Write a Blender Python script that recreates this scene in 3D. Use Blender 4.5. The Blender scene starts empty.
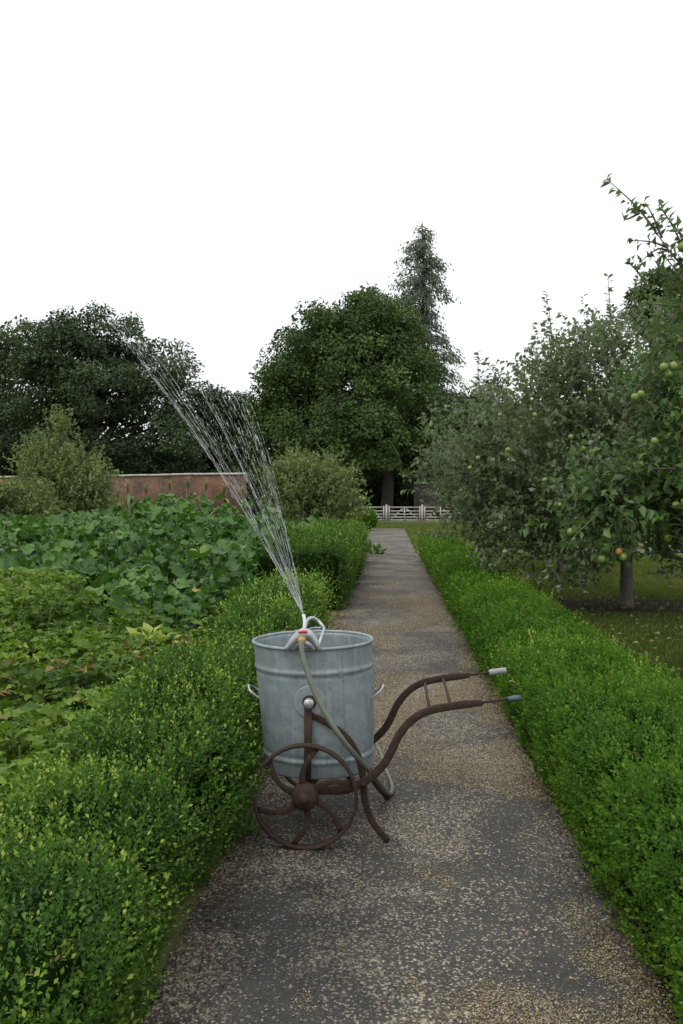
import bpy, math, random
import numpy as np
from mathutils import Matrix, Vector

rng = np.random.default_rng(7)
random.seed(7)
C = bpy.context.scene.collection
SC = bpy.context.scene
PI = math.pi

# ------------------------------------------------------------------ camera
CAM_H = 1.6
FPX = 900.0
YAW = math.atan(49.5 / FPX)
PITCH = math.atan(12.0 / FPX)
cam_d = bpy.data.cameras.new('camera')
cam = bpy.data.objects.new('camera', cam_d)
C.objects.link(cam)
cam.location = (0, 0, CAM_H)
cam.rotation_euler = (math.radians(90) - PITCH, 0, YAW)
cam_d.sensor_width = 36
cam_d.lens = FPX * 36 / 1024
cam_d.clip_start = 0.05
cam_d.clip_end = 3000
SC.camera = cam
CR = np.array((Matrix.Rotation(YAW, 3, 'Z') @ Matrix.Rotation(math.radians(90) - PITCH, 3, 'X')))


def P(px, py, Y):
    """photo pixel -> real point on the plane at distance Y down the path"""
    d = CR @ np.array([(px - 341.5) / FPX, -(py - 512.0) / FPX, -1.0])
    t = Y / d[1]
    return np.array([d[0] * t, Y, CAM_H + d[2] * t])


# ------------------------------------------------------------------ noise
def _hash(ix, iy, iz):
    h = (ix * 374761393 + iy * 668265263 + iz * 2147483647 + 1013904223) & 0xffffffff
    h = ((h ^ (h >> 13)) * 1274126177) & 0xffffffff
    return ((h ^ (h >> 16)) & 0xffff) / 65535.0


def vnoise(p, scale=1.0, seed=0):
    p = np.asarray(p, float) * scale + seed * 17.31
    if p.shape[1] == 2:
        p = np.c_[p, np.zeros(len(p))]
    i = np.floor(p).astype(np.int64)
    f = p - i
    f = f * f * (3 - 2 * f)
    r = 0
    for dx in (0, 1):
        for dy in (0, 1):
            for dz in (0, 1):
                w = (f[:, 0] if dx else 1 - f[:, 0]) * (f[:, 1] if dy else 1 - f[:, 1]) * (f[:, 2] if dz else 1 - f[:, 2])
                r = r + w * _hash(i[:, 0] + dx, i[:, 1] + dy, i[:, 2] + dz)
    return r


def fbm(p, scale=1.0, seed=0, oct=3):
    r, a, t = 0, 1, 0
    for k in range(oct):
        r = r + a * vnoise(p, scale * 2 ** k, seed + k)
        t += a
        a *= 0.5
    return r / t


# ------------------------------------------------------------------ mesh helpers
class MB:
    """collects verts / faces (+ a per vertex 'tone') and links them as ONE mesh object"""
    def __init__(s):
        s.v, s.f, s.t, s.n = [], [], [], 0

    def add(s, V, F, tone=0.5):
        V = np.asarray(V, float).reshape(-1, 3)
        s.v.append(V)
        F = F if isinstance(F, list) else [F]
        for a in F:
            a = np.asarray(a, np.int64)
            if a.size:
                s.f.append(a + s.n)
        s.t.append(np.broadcast_to(np.asarray(tone, float), (len(V),)))
        s.n += len(V)
        return s

    def build(s, name, mat, parent=None, smooth=False, loc=None):
        me = bpy.data.meshes.new(name)
        V = np.concatenate(s.v)
        if loc is not None:
            V = V - np.asarray(loc)
        me.vertices.add(len(V))
        me.vertices.foreach_set('co', V.astype(np.float32).ravel())
        loops = np.concatenate([a.ravel() for a in s.f])
        sizes = np.concatenate([np.full(len(a), a.shape[1]) for a in s.f])
        starts = np.r_[0, np.cumsum(sizes)[:-1]]
        me.loops.add(len(loops))
        me.loops.foreach_set('vertex_index', loops.astype(np.int32))
        me.polygons.add(len(sizes))
        me.polygons.foreach_set('loop_start', starts.astype(np.int32))
        if smooth:
            me.polygons.foreach_set('use_smooth', np.ones(len(sizes), bool))
        at = me.attributes.new('tone', 'FLOAT', 'POINT')
        at.data.foreach_set('value', np.concatenate(s.t).astype(np.float32))
        me.update(calc_edges=True)
        me.materials.append(mat)
        o = bpy.data.objects.new(name, me)
        C.objects.link(o)
        if parent is not None:
            o.parent = parent
        elif loc is not None:
            o.location = loc
        return o


def tag(o, label=None, cat=None, group=None, kind=None):
    if label: o['label'] = label
    if cat: o['category'] = cat
    if group: o['group'] = group
    if kind: o['kind'] = kind
    return o


def thing(name, label, cat, loc=(0, 0, 0), group=None):
    o = bpy.data.objects.new(name, None)
    o.empty_display_size = 0.1
    C.objects.link(o)
    o.location = tuple(float(a) for a in loc)
    return tag(o, label, cat, group)


def nrm(a):
    a = np.asarray(a, float)
    return a / np.maximum(np.linalg.norm(a, axis=-1, keepdims=True), 1e-9)


def catmull(pts, n=8):
    p = np.asarray(pts, float)
    p = np.vstack([2 * p[0] - p[1], p, 2 * p[-1] - p[-2]])
    out = []
    for i in range(1, len(p) - 2):
        for k in range(n):
            t = k / n
            a, b, c, d = p[i - 1], p[i], p[i + 1], p[i + 2]
            out.append(0.5 * (2 * b + (c - a) * t + (2 * a - 5 * b + 4 * c - d) * t * t + (3 * b - a - 3 * c + d) * t ** 3))
    out.append(p[-2])
    return np.array(out)


def tube(pts, r, seg=8, caps=True):
    p = np.asarray(pts, float)
    n = len(p)
    r = np.broadcast_to(np.asarray(r, float), (n,))
    t = nrm(np.gradient(p, axis=0))
    up = np.array([0.0, 0, 1]) if abs(t[0][2]) < 0.9 else np.array([1.0, 0, 0])
    a = nrm(np.cross(up, t[0]))
    V = []
    ang = np.arange(seg) * 2 * PI / seg
    for i in range(n):
        a = nrm(a - t[i] * np.dot(a, t[i]))
        b = np.cross(t[i], a)
        V.append(p[i] + r[i] * (np.cos(ang)[:, None] * a + np.sin(ang)[:, None] * b))
    V = np.vstack(V)
    q = []
    for i in range(n - 1):
        for k in range(seg):
            q.append((i * seg + k, i * seg + (k + 1) % seg, (i + 1) * seg + (k + 1) % seg, (i + 1) * seg + k))
    F = [np.array(q)]
    if caps:
        F.append(np.array([list(range(seg))[::-1]]))
        F.append(np.array([[(n - 1) * seg + k for k in range(seg)]]))
    return V, F


def ribbon(pts, w, th, side=(0, 1, 0)):
    """flat bar swept along pts; th along `side`, w across"""
    p = np.asarray(pts, float)
    n = len(p)
    w = np.broadcast_to(np.asarray(w, float), (n,))
    t = nrm(np.gradient(p, axis=0))
    s = np.asarray(side, float)
    V = []
    for i in range(n):
        sd = nrm(s - t[i] * np.dot(s, t[i]))
        u = np.cross(t[i], sd)
        e = 0.18
        for (a, b) in ((-.5, -.5 + e), (-.5 + e * .4, -.5), (.5 - e * .4, -.5), (.5, -.5 + e), (.5, .5 - e), (.5 - e * .4, .5), (-.5 + e * .4, .5), (-.5, .5 - e)):
            V.append(p[i] + u * w[i] * a + sd * th * b)
    k = 8
    q = [(i * k + j, i * k + (j + 1) % k, (i + 1) * k + (j + 1) % k, (i + 1) * k + j) for i in range(n - 1) for j in range(k)]
    return np.array(V), [np.array(q), np.array([list(range(k))[::-1]]), np.array([[(n - 1) * k + j for j in range(k)]])]


def lathe(prof, seg=48):
    """prof [(r,z)] revolved about Z"""
    prof = np.asarray(prof, float)
    ang = np.arange(seg) * 2 * PI / seg
    V = np.vstack([np.c_[r * np.cos(ang), r * np.sin(ang), np.full(seg, z)] for r, z in prof])
    n = len(prof)
    q = [(i * seg + k, i * seg + (k + 1) % seg, (i + 1) * seg + (k + 1) % seg, (i + 1) * seg + k) for i in range(n - 1) for k in range(seg)]
    return V, [np.array(q)]


def box(c, s, bev=0.0):
    x, y, z = [a / 2 for a in s]
    V = np.array([(sx * x, sy * y, sz * z) for sx in (-1, 1) for sy in (-1, 1) for sz in (-1, 1)]) + np.asarray(c)
    F = np.array([(0, 1, 3, 2), (4, 6, 7, 5), (0, 4, 5, 1), (2, 3, 7, 6), (0, 2, 6, 4), (1, 5, 7, 3)])
    return V, [F]


def scatter(mb, TV, TF, pos, d, n, scale, tone, wscale=None, thin=False):
    """instances of a leaf template: x width, y length, z normal"""
    N = len(pos)
    d = nrm(d)
    x = np.cross(d, n)
    bad = np.linalg.norm(x, axis=1) < 1e-3
    if bad.any():
        x[bad] = np.cross(d[bad], np.array([0.31, 0.77, 0.55]))
    x = nrm(x)
    nn = np.cross(x, d)
    sc = np.broadcast_to(np.asarray(scale, float), (N,))
    ws = sc if wscale is None else sc * wscale
    V = (pos[:, None, :] + x[:, None, :] * (TV[None, :, 0] * ws[:, None])[..., None]
         + d[:, None, :] * (TV[None, :, 1] * sc[:, None])[..., None]
         + nn[:, None, :] * (TV[None, :, 2] * (ws if thin else sc)[:, None])[..., None])
    k = len(TV)
    off = (np.arange(N) * k)
    F = [(off[:, None, None] + f[None]).reshape(-1, f.shape[1]) for f in TF]
    mb.add(V.reshape(-1, 3), F, np.repeat(np.broadcast_to(tone, (N,)), k))


# leaf templates
LEAF_TF = [np.array([(0, 3, 2, 4), (0, 4, 2, 1)])]
def leaf_t(w, fold=0.10, curl=-0.12):
    return np.array([(0, 0, 0), (-w / 2, .48, fold), (0, 1, curl), (w / 2, .48, fold), (0, .52, 0)], float)
BOX_T = leaf_t(.62, .08, -.05)
APPLE_T = leaf_t(.58, .13, -.2)
POT_T = leaf_t(.68, .10, -.16)
FAR_T = np.array([(0, 0, 0), (-.36, .5, .08), (0, 1, -.1), (.36, .5, .08)], float)
FAR_F = [np.array([(0, 3, 2, 1)])]
GRASS_T = np.array([(-.5, 0, 0), (.5, 0, 0), (.3, .6, .08), (-.3, .6, .08), (0, 1, .3)], float)
GRASS_F = [np.array([(0, 1, 2, 3)]), np.array([(3, 2, 4)])]


def squash_template():
    k = 15
    V = [(0, 0.28, -0.05)]
    for i in range(k):
        a = -PI / 2 + 2 * PI * (i + .5) / k
        lobe = 1 + .055 * math.cos(5 * (a - PI / 2)) + .02 * math.cos(2.3 * i)
        r = .52 * lobe
        V.append((r * math.cos(a), .34 + r * math.sin(a) * .95, .06 * math.cos(3 * a + .6) + .02 * (i % 2)))
    V = np.array(V)
    mid = []
    F = [np.array([(0, 1 + i, 1 + (i + 1) % k) for i in range(k) if i != k - 1])]
    return V, F
SQ_T, SQ_F = squash_template()


def rand_dirs(n):
    return nrm(rng.normal(size=(n, 3)))


# ------------------------------------------------------------------ materials
def new_mat(name):
    m = bpy.data.materials.new(name)
    m.use_nodes = True
    nt = m.node_tree
    nt.nodes.clear()
    out = nt.nodes.new('ShaderNodeOutputMaterial')
    b = nt.nodes.new('ShaderNodeBsdfPrincipled')
    nt.links.new(b.outputs[0], out.inputs[0])
    return m, nt, b, out


def N(nt, typ, **kw):
    n = nt.nodes.new(typ)
    for k, v in kw.items():
        setattr(n, k, v)
    return n


def ramp(nt, src, stops, interp='LINEAR'):
    r = nt.nodes.new('ShaderNodeValToRGB')
    r.color_ramp.interpolation = interp
    e = r.color_ramp.elements
    while len(e) < len(stops):
        e.new(0.5)
    for el, (p, c) in zip(e, stops):
        el.position = p
        el.color = (*c, 1) if len(c) == 3 else c
    nt.links.new(src, r.inputs[0])
    return r.outputs[0]


def mixc(nt, fac, a, b, blend='MIX'):
    m = nt.nodes.new('ShaderNodeMix')
    m.data_type = 'RGBA'
    m.blend_type = blend
    for sock, v in ((m.inputs[0], fac), (m.inputs[6], a), (m.inputs[7], b)):
        if hasattr(v, 'is_output'):
            nt.links.new(v, sock)
        elif isinstance(v, (int, float)):
            sock.default_value = v
        else:
            sock.default_value = (*v, 1)
    return m.outputs[2]


def noise(nt, scale, detail=4, rough=.6, coord='Object', dist=0):
    tc = nt.nodes.new('ShaderNodeTexCoord')
    n = nt.nodes.new('ShaderNodeTexNoise')
    n.inputs['Scale'].default_value = scale
    n.inputs['Detail'].default_value = detail
    n.inputs['Roughness'].default_value = rough
    n.inputs['Distortion'].default_value = dist
    nt.links.new(tc.outputs[coord], n.inputs['Vector'])
    return n.outputs['Fac']


def bump(nt, b, src, strength=.4, dist=.01):
    bp = nt.nodes.new('ShaderNodeBump')
    bp.inputs['Strength'].default_value = strength
    bp.inputs['Distance'].default_value = dist
    nt.links.new(src, bp.inputs['Height'])
    nt.links.new(bp.outputs[0], b.inputs['Normal'])


def leaf_mat(name, stops, trans=.3, rough=.5, under=None, spec=.4):
    m, nt, b, out = new_mat(name)
    at = N(nt, 'ShaderNodeAttribute', attribute_name='tone')
    col = ramp(nt, at.outputs['Fac'], stops)
    if under is not None:
        g = N(nt, 'ShaderNodeNewGeometry')
        f = N(nt, 'ShaderNodeMath', operation='MULTIPLY')
        nt.links.new(g.outputs['Backfacing'], f.inputs[0])
        f.inputs[1].default_value = .75
        col = mixc(nt, f.outputs[0], col, under)
    nt.links.new(col, b.inputs['Base Color'])
    b.inputs['Roughness'].default_value = rough
    b.inputs['Specular IOR Level'].default_value = spec
    tr = N(nt, 'ShaderNodeBsdfTranslucent')
    nt.links.new(mixc(nt, 1.0, col, (1.15, 1.3, .55), 'MULTIPLY'), tr.inputs['Color'])
    mx = N(nt, 'ShaderNodeMixShader')
    mx.inputs[0].default_value = trans
    nt.links.new(b.outputs[0], mx.inputs[1])
    nt.links.new(tr.outputs[0], mx.inputs[2])
    nt.links.new(mx.outputs[0], out.inputs[0])
    return m


def simple(name, c1, c2, scale=20, rough=.7, metal=0, bmp=.3, bdist=.004, detail=5):
    m, nt, b, out = new_mat(name)
    n = noise(nt, scale, detail)
    nt.links.new(ramp(nt, n, [(.3, c1), (.7, c2)]), b.inputs['Base Color'])
    b.inputs['Roughness'].default_value = rough
    b.inputs['Metallic'].default_value = metal
    if bmp:
        bump(nt, b, n, bmp, bdist)
    return m


M = {}
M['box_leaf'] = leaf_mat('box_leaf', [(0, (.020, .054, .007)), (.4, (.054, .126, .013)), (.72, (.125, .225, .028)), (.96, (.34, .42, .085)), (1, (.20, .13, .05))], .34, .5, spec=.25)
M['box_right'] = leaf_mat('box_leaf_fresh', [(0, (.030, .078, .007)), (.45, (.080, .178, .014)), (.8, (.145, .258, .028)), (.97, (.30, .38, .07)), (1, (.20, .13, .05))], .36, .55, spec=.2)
M['potato'] = leaf_mat('potato_leaf', [(0, (.035, .080, .01)), (.4, (.105, .18, .022)), (.75, (.18, .28, .035)), (.93, (.36, .42, .12)), (1, (.16, .085, .035))], .32, .55, spec=.2)
M['squash'] = leaf_mat('squash_leaf', [(0, (.018, .062, .006)), (.5, (.045, .126, .012)), (.85, (.105, .215, .032)), (1, (.28, .26, .05))], .25, .42, under=(.09, .17, .04), spec=.33)
M['apple'] = leaf_mat('apple_leaf', [(0, (.028, .050, .016)), (.5, (.072, .112, .036)), (1, (.17, .215, .095))], .25, .42, under=(.26, .31, .22), spec=.45)
M['apple_near'] = leaf_mat('apple_leaf_near', [(0, (.036, .085, .018)), (.5, (.08, .16, .03)), (1, (.16, .24, .055))], .28, .45, under=(.17, .23, .13), spec=.45)
M['pear'] = leaf_mat('orchard_leaf_olive', [(0, (.055, .088, .02)), (.5, (.145, .200, .055)), (1, (.30, .34, .11))], .3, .55, under=(.22, .27, .13))
M['oak'] = leaf_mat('oak_leaf', [(0, (.028, .048, .021)), (.5, (.052, .086, .036)), (1, (.092, .132, .054))], .18, .6, spec=.25)
M['lime'] = leaf_mat('broad_leaf', [(0, (.030, .058, .015)), (.5, (.062, .108, .028)), (1, (.115, .172, .046))], .24, .6, spec=.25)
M['conifer'] = leaf_mat('conifer_needle', [(0, (.11, .135, .112)), (.5, (.155, .185, .155)), (1, (.21, .24, .20))], .35, .7, spec=.2)  # needles paled, distance haze mixed into their colour
M['corn'] = leaf_mat('maize_leaf', [(0, (.06, .13, .03)), (.6, (.12, .20, .06)), (1, (.30, .26, .11))], .3, .5)
M['grass'] = leaf_mat('grass_blade', [(0, (.065, .105, .02)), (.5, (.12, .16, .032)), (.9, (.18, .20, .055)), (1, (.28, .24, .11))], .3, .6, spec=.2)
M['weed'] = leaf_mat('weed_leaf', [(0, (.05, .11, .02)), (1, (.14, .22, .05))], .3, .5)
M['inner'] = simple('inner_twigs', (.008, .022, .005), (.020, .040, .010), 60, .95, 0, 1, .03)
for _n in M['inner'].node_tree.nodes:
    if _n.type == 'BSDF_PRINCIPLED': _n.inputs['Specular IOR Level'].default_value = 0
M['bark'] = simple('bark', (.022, .018, .014), (.06, .05, .04), 14, .9, 0, .9, .03)
M['bark_pale'] = simple('apple_bark', (.07, .062, .052), (.16, .145, .12), 18, .9, 0, .9, .02)
M['stem'] = simple('green_stem', (.07, .12, .04), (.12, .17, .06), 20, .6)
M['soil'] = _soil = simple('soil', (.022, .016, .011), (.055, .042, .030), 9, .95, 0, .9, .04, 8)


for _n in _soil.node_tree.nodes:
    if _n.type == 'BSDF_PRINCIPLED': _n.inputs['Specular IOR Level'].default_value = .05


def rust():
    m, nt, b, out = new_mat('rusty_iron')
    n = noise(nt, 42, 10, .8)
    n2 = noise(nt, 9, 6, .7)
    c = ramp(nt, n, [(.25, (.018, .013, .011)), (.5, (.042, .025, .018)), (.72, (.115, .058, .032))])
    c = mixc(nt, ramp(nt, n2, [(.4, (0, 0, 0)), (.65, (.7, .7, .7))]), c, (.042, .026, .020))
    nt.links.new(c, b.inputs['Base Color'])
    b.inputs['Roughness'].default_value = .8
    b.inputs['Specular IOR Level'].default_value = .3
    bump(nt, b, n, .9, .006)
    return m
M['rust'] = rust()


def zinc():
    m, nt, b, out = new_mat('galvanised_zinc')
    tc = N(nt, 'ShaderNodeTexCoord')
    v = N(nt, 'ShaderNodeTexVoronoi')
    v.inputs['Scale'].default_value = 26
    nt.links.new(tc.outputs['Object'], v.inputs['Vector'])
    sep = N(nt, 'ShaderNodeSeparateColor')
    nt.links.new(v.outputs['Color'], sep.inputs[0])
    spang = ramp(nt, sep.outputs[0], [(0, (.235, .285, .30)), (1, (.32, .37, .385))])
    n = noise(nt, 5, 8, .7)
    c = mixc(nt, ramp(nt, n, [(.42, (0, 0, 0)), (.68, (.9, .9, .9))]), spang, (.18, .215, .225))
    # vertical streaks and dark scuffs
    mp = N(nt, 'ShaderNodeMapping')
    mp.inputs['Scale'].default_value = (34, 34, 2.2)
    nt.links.new(tc.outputs['Object'], mp.inputs['Vector'])
    n2 = N(nt, 'ShaderNodeTexNoise')
    n2.inputs['Scale'].default_value = 1
    n2.inputs['Detail'].default_value = 5
    nt.links.new(mp.outputs[0], n2.inputs['Vector'])
    c = mixc(nt, ramp(nt, n2.outputs['Fac'], [(.55, (0, 0, 0)), (.75, (.55, .55, .55))]), c, (.40, .43, .42))
    n3 = noise(nt, 19, 6, .75)
    c = mixc(nt, ramp(nt, n3, [(.57, (0, 0, 0)), (.68, (.6, .6, .6))]), c, (.095, .10, .095))
    nt.links.new(c, b.inputs['Base Color'])
    b.inputs['Metallic'].default_value = .35
    nt.links.new(ramp(nt, n, [(.3, (.42,) * 3), (.7, (.62,) * 3)]), b.inputs['Roughness'])
    bump(nt, b, n, .12, .006)
    return m
M['zinc'] = zinc()
M['steel'] = simple('bare_steel', (.35, .36, .36), (.52, .53, .52), 30, .4, .7, .1)
M['silver'] = simple('sprinkler_alloy', (.30, .32, .34), (.46, .48, .50), 25, .38, .6, .1)
M['white_pl'] = simple('white_plastic', (.50, .52, .54), (.62, .64, .64), 25, .35, 0, .0)
M['orange_pl'] = simple('amber_plastic', (.42, .25, .06), (.52, .33, .10), 40, .4, 0, 0)
M['red_pl'] = simple('red_plastic', (.55, .04, .05), (.62, .06, .06), 40, .4, 0, 0)
M['hose'] = simple('hose_rubber', (.10, .108, .082), (.165, .175, .135), 12, .42, 0, .1)
M['grip_pale'] = simple('pale_grip', (.22, .22, .21), (.33, .33, .31), 40, .6)
M['grip_dark'] = simple('dark_grip', (.035, .06, .065), (.07, .10, .105), 40, .5)
M['pale_wood'] = simple('weathered_oak', (.30, .285, .255), (.46, .44, .40), 6, .85, 0, .4)
M['coping'] = simple('pale_coping_stone', (.38, .37, .34), (.55, .53, .49), 3, .85, 0, .3)


def brick(name, c1, c2, c3):
    m, nt, b, out = new_mat(name)
    tc = N(nt, 'ShaderNodeTexCoord')
    mp = N(nt, 'ShaderNodeMapping')
    mp.inputs['Rotation'].default_value = (math.radians(90), 0, 0)
    nt.links.new(tc.outputs['Object'], mp.inputs['Vector'])
    br = N(nt, 'ShaderNodeTexBrick')
    br.inputs['Scale'].default_value = 1
    br.inputs['Brick Width'].default_value = .235
    br.inputs['Row Height'].default_value = .08
    br.inputs['Mortar Size'].default_value = .008
    br.inputs['Color1'].default_value = (*c1, 1)
    br.inputs['Color2'].default_value = (*c2, 1)
    br.inputs['Mortar'].default_value = (c1[0] * 1.6, c1[1] * 2.4, c1[2] * 3, 1)
    nt.links.new(mp.outputs[0], br.inputs['Vector'])
    n = noise(nt, 1.3, 10, .85)
    c = mixc(nt, ramp(nt, n, [(.42, (0, 0, 0)), (.6, (.9, .9, .9))]), br.outputs['Color'], c3)
    n2 = noise(nt, .45, 5, .7)
    c = mixc(nt, ramp(nt, n2, [(.48, (0, 0, 0)), (.62, (.75, .75, .75))]), c, tuple(2.0 * q for q in c1))
    n4 = noise(nt, 3.5, 6, .8)
    c = mixc(nt, ramp(nt, n4, [(.5, (0, 0, 0)), (.62, (.6, .6, .6))]), c, (c1[0] * 1.8, c1[1] * 2.6, c1[2] * 3.2))
    nt.links.new(c, b.inputs['Base Color'])
    b.inputs['Roughness'].default_value = .9
    bump(nt, b, br.outputs['Fac'], .3, .01)
    return m
M['brick'] = brick('old_red_brick', (.110, .052, .030), (.175, .076, .038), (.042, .035, .028))
M['brick_dark'] = brick('shaded_brick', (.042, .034, .025), (.056, .042, .030), (.035, .036, .028))  # darker brick for the right wall, its shade put into the colour


def lawn():
    m, nt, b, out = new_mat('lawn')
    n = noise(nt, 1.1, 6, .7)
    n2 = noise(nt, 40, 4, .7)
    c = ramp(nt, n, [(.3, (.075, .105, .022)), (.55, (.12, .15, .035)), (.75, (.17, .175, .06))])
    c = mixc(nt, n2, c, (.055, .065, .02))
    nt.links.new(c, b.inputs['Base Color'])
    b.inputs['Roughness'].default_value = .9
    bump(nt, b, n2, .8, .03)
    return m
M['lawn'] = lawn()


def path_mat():
    m, nt, b, out = new_mat('tarred_gravel')
    tc = N(nt, 'ShaderNodeTexCoord')
    v = N(nt, 'ShaderNodeTexVoronoi')
    v.inputs['Scale'].default_value = 120
    nt.links.new(tc.outputs['Object'], v.inputs['Vector'])
    sep = N(nt, 'ShaderNodeSeparateColor')
    nt.links.new(v.outputs['Color'], sep.inputs[0])
    stone = ramp(nt, sep.outputs[0], [(0, (.11, .092, .066)), (.4, (.23, .198, .142)), (.75, (.36, .318, .235)), (1, (.50, .46, .37))], 'CONSTANT')
    big = noise(nt, 1.05, 6, .6, dist=.6)
    # a stone shows where its random value is under the local gravel cover
    th = ramp(nt, big, [(.42, (.09,) * 3), (.53, (.38,) * 3), (.65, (.75,) * 3)])
    gt = N(nt, 'ShaderNodeMath', operation='LESS_THAN')
    nt.links.new(sep.outputs[1], gt.inputs[0])
    nt.links.new(th, gt.inputs[1])
    fine = noise(nt, 160, 3, .7)
    tarn = noise(nt, 3.5, 5, .6)
    tar = ramp(nt, tarn, [(.3, (.022, .022, .023)), (.7, (.050, .048, .047))])
    tar = mixc(nt, ramp(nt, fine, [(.4, (0, 0, 0)), (.75, (.8, .8, .8))]), tar, (.115, .104, .084))
    c = mixc(nt, gt.outputs[0], tar, stone)
    # wet patch left by the sprinkler around the wheels
    gx = N(nt, 'ShaderNodeVectorMath', operation='SUBTRACT')
    nt.links.new(tc.outputs['Object'], gx.inputs[0])
    gx.inputs[1].default_value = (-.38, 3.3, 0)
    gs = N(nt, 'ShaderNodeVectorMath', operation='MULTIPLY')
    gs.inputs[1].default_value = (.95, .42, 0)
    nt.links.new(gx.outputs[0], gs.inputs[0])
    ln = N(nt, 'ShaderNodeVectorMath', operation='LENGTH')
    nt.links.new(gs.outputs[0], ln.inputs[0])
    ad = N(nt, 'ShaderNodeMath', operation='MULTIPLY_ADD')
    nt.links.new(tarn, ad.inputs[0])
    ad.inputs[1].default_value = .9
    nt.links.new(ln.outputs['Value'], ad.inputs[2])
    wet = ramp(nt, ad.outputs[0], [(.55, (1, 1, 1)), (1.0, (0, 0, 0))])
    c = mixc(nt, wet, c, mixc(nt, 1.0, c, (.42, .42, .44), 'MULTIPLY'))
    nt.links.new(c, b.inputs['Base Color'])
    nt.links.new(ramp(nt, wet, [(0, (.85,) * 3), (1, (.5,) * 3)]), b.inputs['Roughness'])
    b.inputs['Specular IOR Level'].default_value = .35
    bump(nt, b, v.outputs['Distance'], .6, .006)
    return m
M['path'] = path_mat()


def stone_mat():
    m, nt, b, out = new_mat('gravel_stone')
    at = N(nt, 'ShaderNodeAttribute', attribute_name='tone')
    nt.links.new(ramp(nt, at.outputs['Fac'], [(0, (.10, .078, .050)), (.35, (.24, .185, .10)), (.7, (.38, .315, .19)), (.9, (.52, .46, .33)), (1, (.68, .64, .55))]), b.inputs['Base Color'])
    b.inputs['Roughness'].default_value = .7
    return m
M['stone'] = stone_mat()


def apple_skin():
    m, nt, b, out = new_mat('apple_skin')
    n = noise(nt, 14, 3, .6)
    nt.links.new(ramp(nt, n, [(.35, (.11, .19, .03)), (.55, (.20, .27, .05)), (.62, (.26, .25, .06)), (.75, (.24, .15, .05))]), b.inputs['Base Color'])
    b.inputs['Roughness'].default_value = .35
    return m
M['fruit'] = apple_skin()
M['fruit_ripe'] = simple('ripe_apple_skin', (.30, .22, .04), (.32, .13, .04), 14, .35, 0, 0)


def water():
    m, nt, b, out = new_mat('aerated_water')
    b.inputs['Base Color'].default_value = (.92, .95, .97, 1)
    b.inputs['Roughness'].default_value = .08
    b.inputs['IOR'].default_value = 1.33
    b.inputs['Transmission Weight'].default_value = 1
    tr = N(nt, 'ShaderNodeBsdfTranslucent')
    tr.inputs['Color'].default_value = (.9, .93, .95, 1)
    df = N(nt, 'ShaderNodeBsdfDiffuse')
    df.inputs['Color'].default_value = (.85, .88, .9, 1)
    m1 = N(nt, 'ShaderNodeMixShader')
    nt.links.new(tr.outputs[0], m1.inputs[1])
    nt.links.new(df.outputs[0], m1.inputs[2])
    mx = N(nt, 'ShaderNodeMixShader')
    mx.inputs[0].default_value = .5
    nt.links.new(b.outputs[0], mx.inputs[1])
    nt.links.new(m1.outputs[0], mx.inputs[2])
    tp_ = N(nt, 'ShaderNodeBsdfTransparent')
    m3 = N(nt, 'ShaderNodeMixShader')
    m3.inputs[0].default_value = .45
    nt.links.new(mx.outputs[0], m3.inputs[1])
    nt.links.new(tp_.outputs[0], m3.inputs[2])
    nt.links.new(m3.outputs[0], out.inputs[0])
    return m
M['water'] = water()

# ------------------------------------------------------------------ ground, lawn, path
PATH_L, PATH_R = -.74, .87


def sheet(name, pts, z, mat):
    p = np.asarray(pts, float)
    mb = MB()
    mb.add(np.c_[p, np.full(len(p), z)], [np.arange(len(p))[None]])
    return tag(mb.build(name, mat), kind='structure')


tag(sheet('lawn_ground', [(-900, -300), (900, -300), (900, 1500), (-900, 1500)], 0, M['lawn']), 'mown green lawn around the path and orchard')
ys = np.linspace(-3, 50.5, 140)
rag = lambda s: (fbm(np.c_[ys, ys * 0], 1.3, s) - .5) * .16
wid = np.interp(ys, [0, 22, 30, 50], [0, 0, -.02, -.25])
L = np.c_[PATH_L + rag(1) + np.interp(ys, [0, 25, 50], [0, 0, -.35]), ys]
R = np.c_[PATH_R + rag(2) + wid, ys]
tag(sheet('garden_path', np.vstack([R, L[::-1]]), .008, M['path']), 'straight tarred path scattered with tan gravel')
tag(sheet('bed_soil', [(PATH_L - .25, -2), (PATH_L - .35, 24.5), (-14, 24.5), (-14, -2)], .004, M['soil']), 'dark soil of the vegetable bed')
tag(sheet('hedge_soil', [(PATH_R - .03, -2), (1.75, -2), (1.75, 25), (PATH_R - .03, 25)], .004, M['soil']), 'dark soil under the clipped hedge')
a = np.linspace(0, 2 * PI, 60, endpoint=False)
rr = 1 + .25 * (fbm(np.c_[np.cos(a), np.sin(a)], 1.5, 4) - .5)
tag(sheet('tree_soil', np.c_[3.62 + 2.1 * rr * np.cos(a), 13.7 + 1.05 * rr * np.sin(a)], .004, M['soil']), 'bare soil circle under the apple tree')

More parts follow.
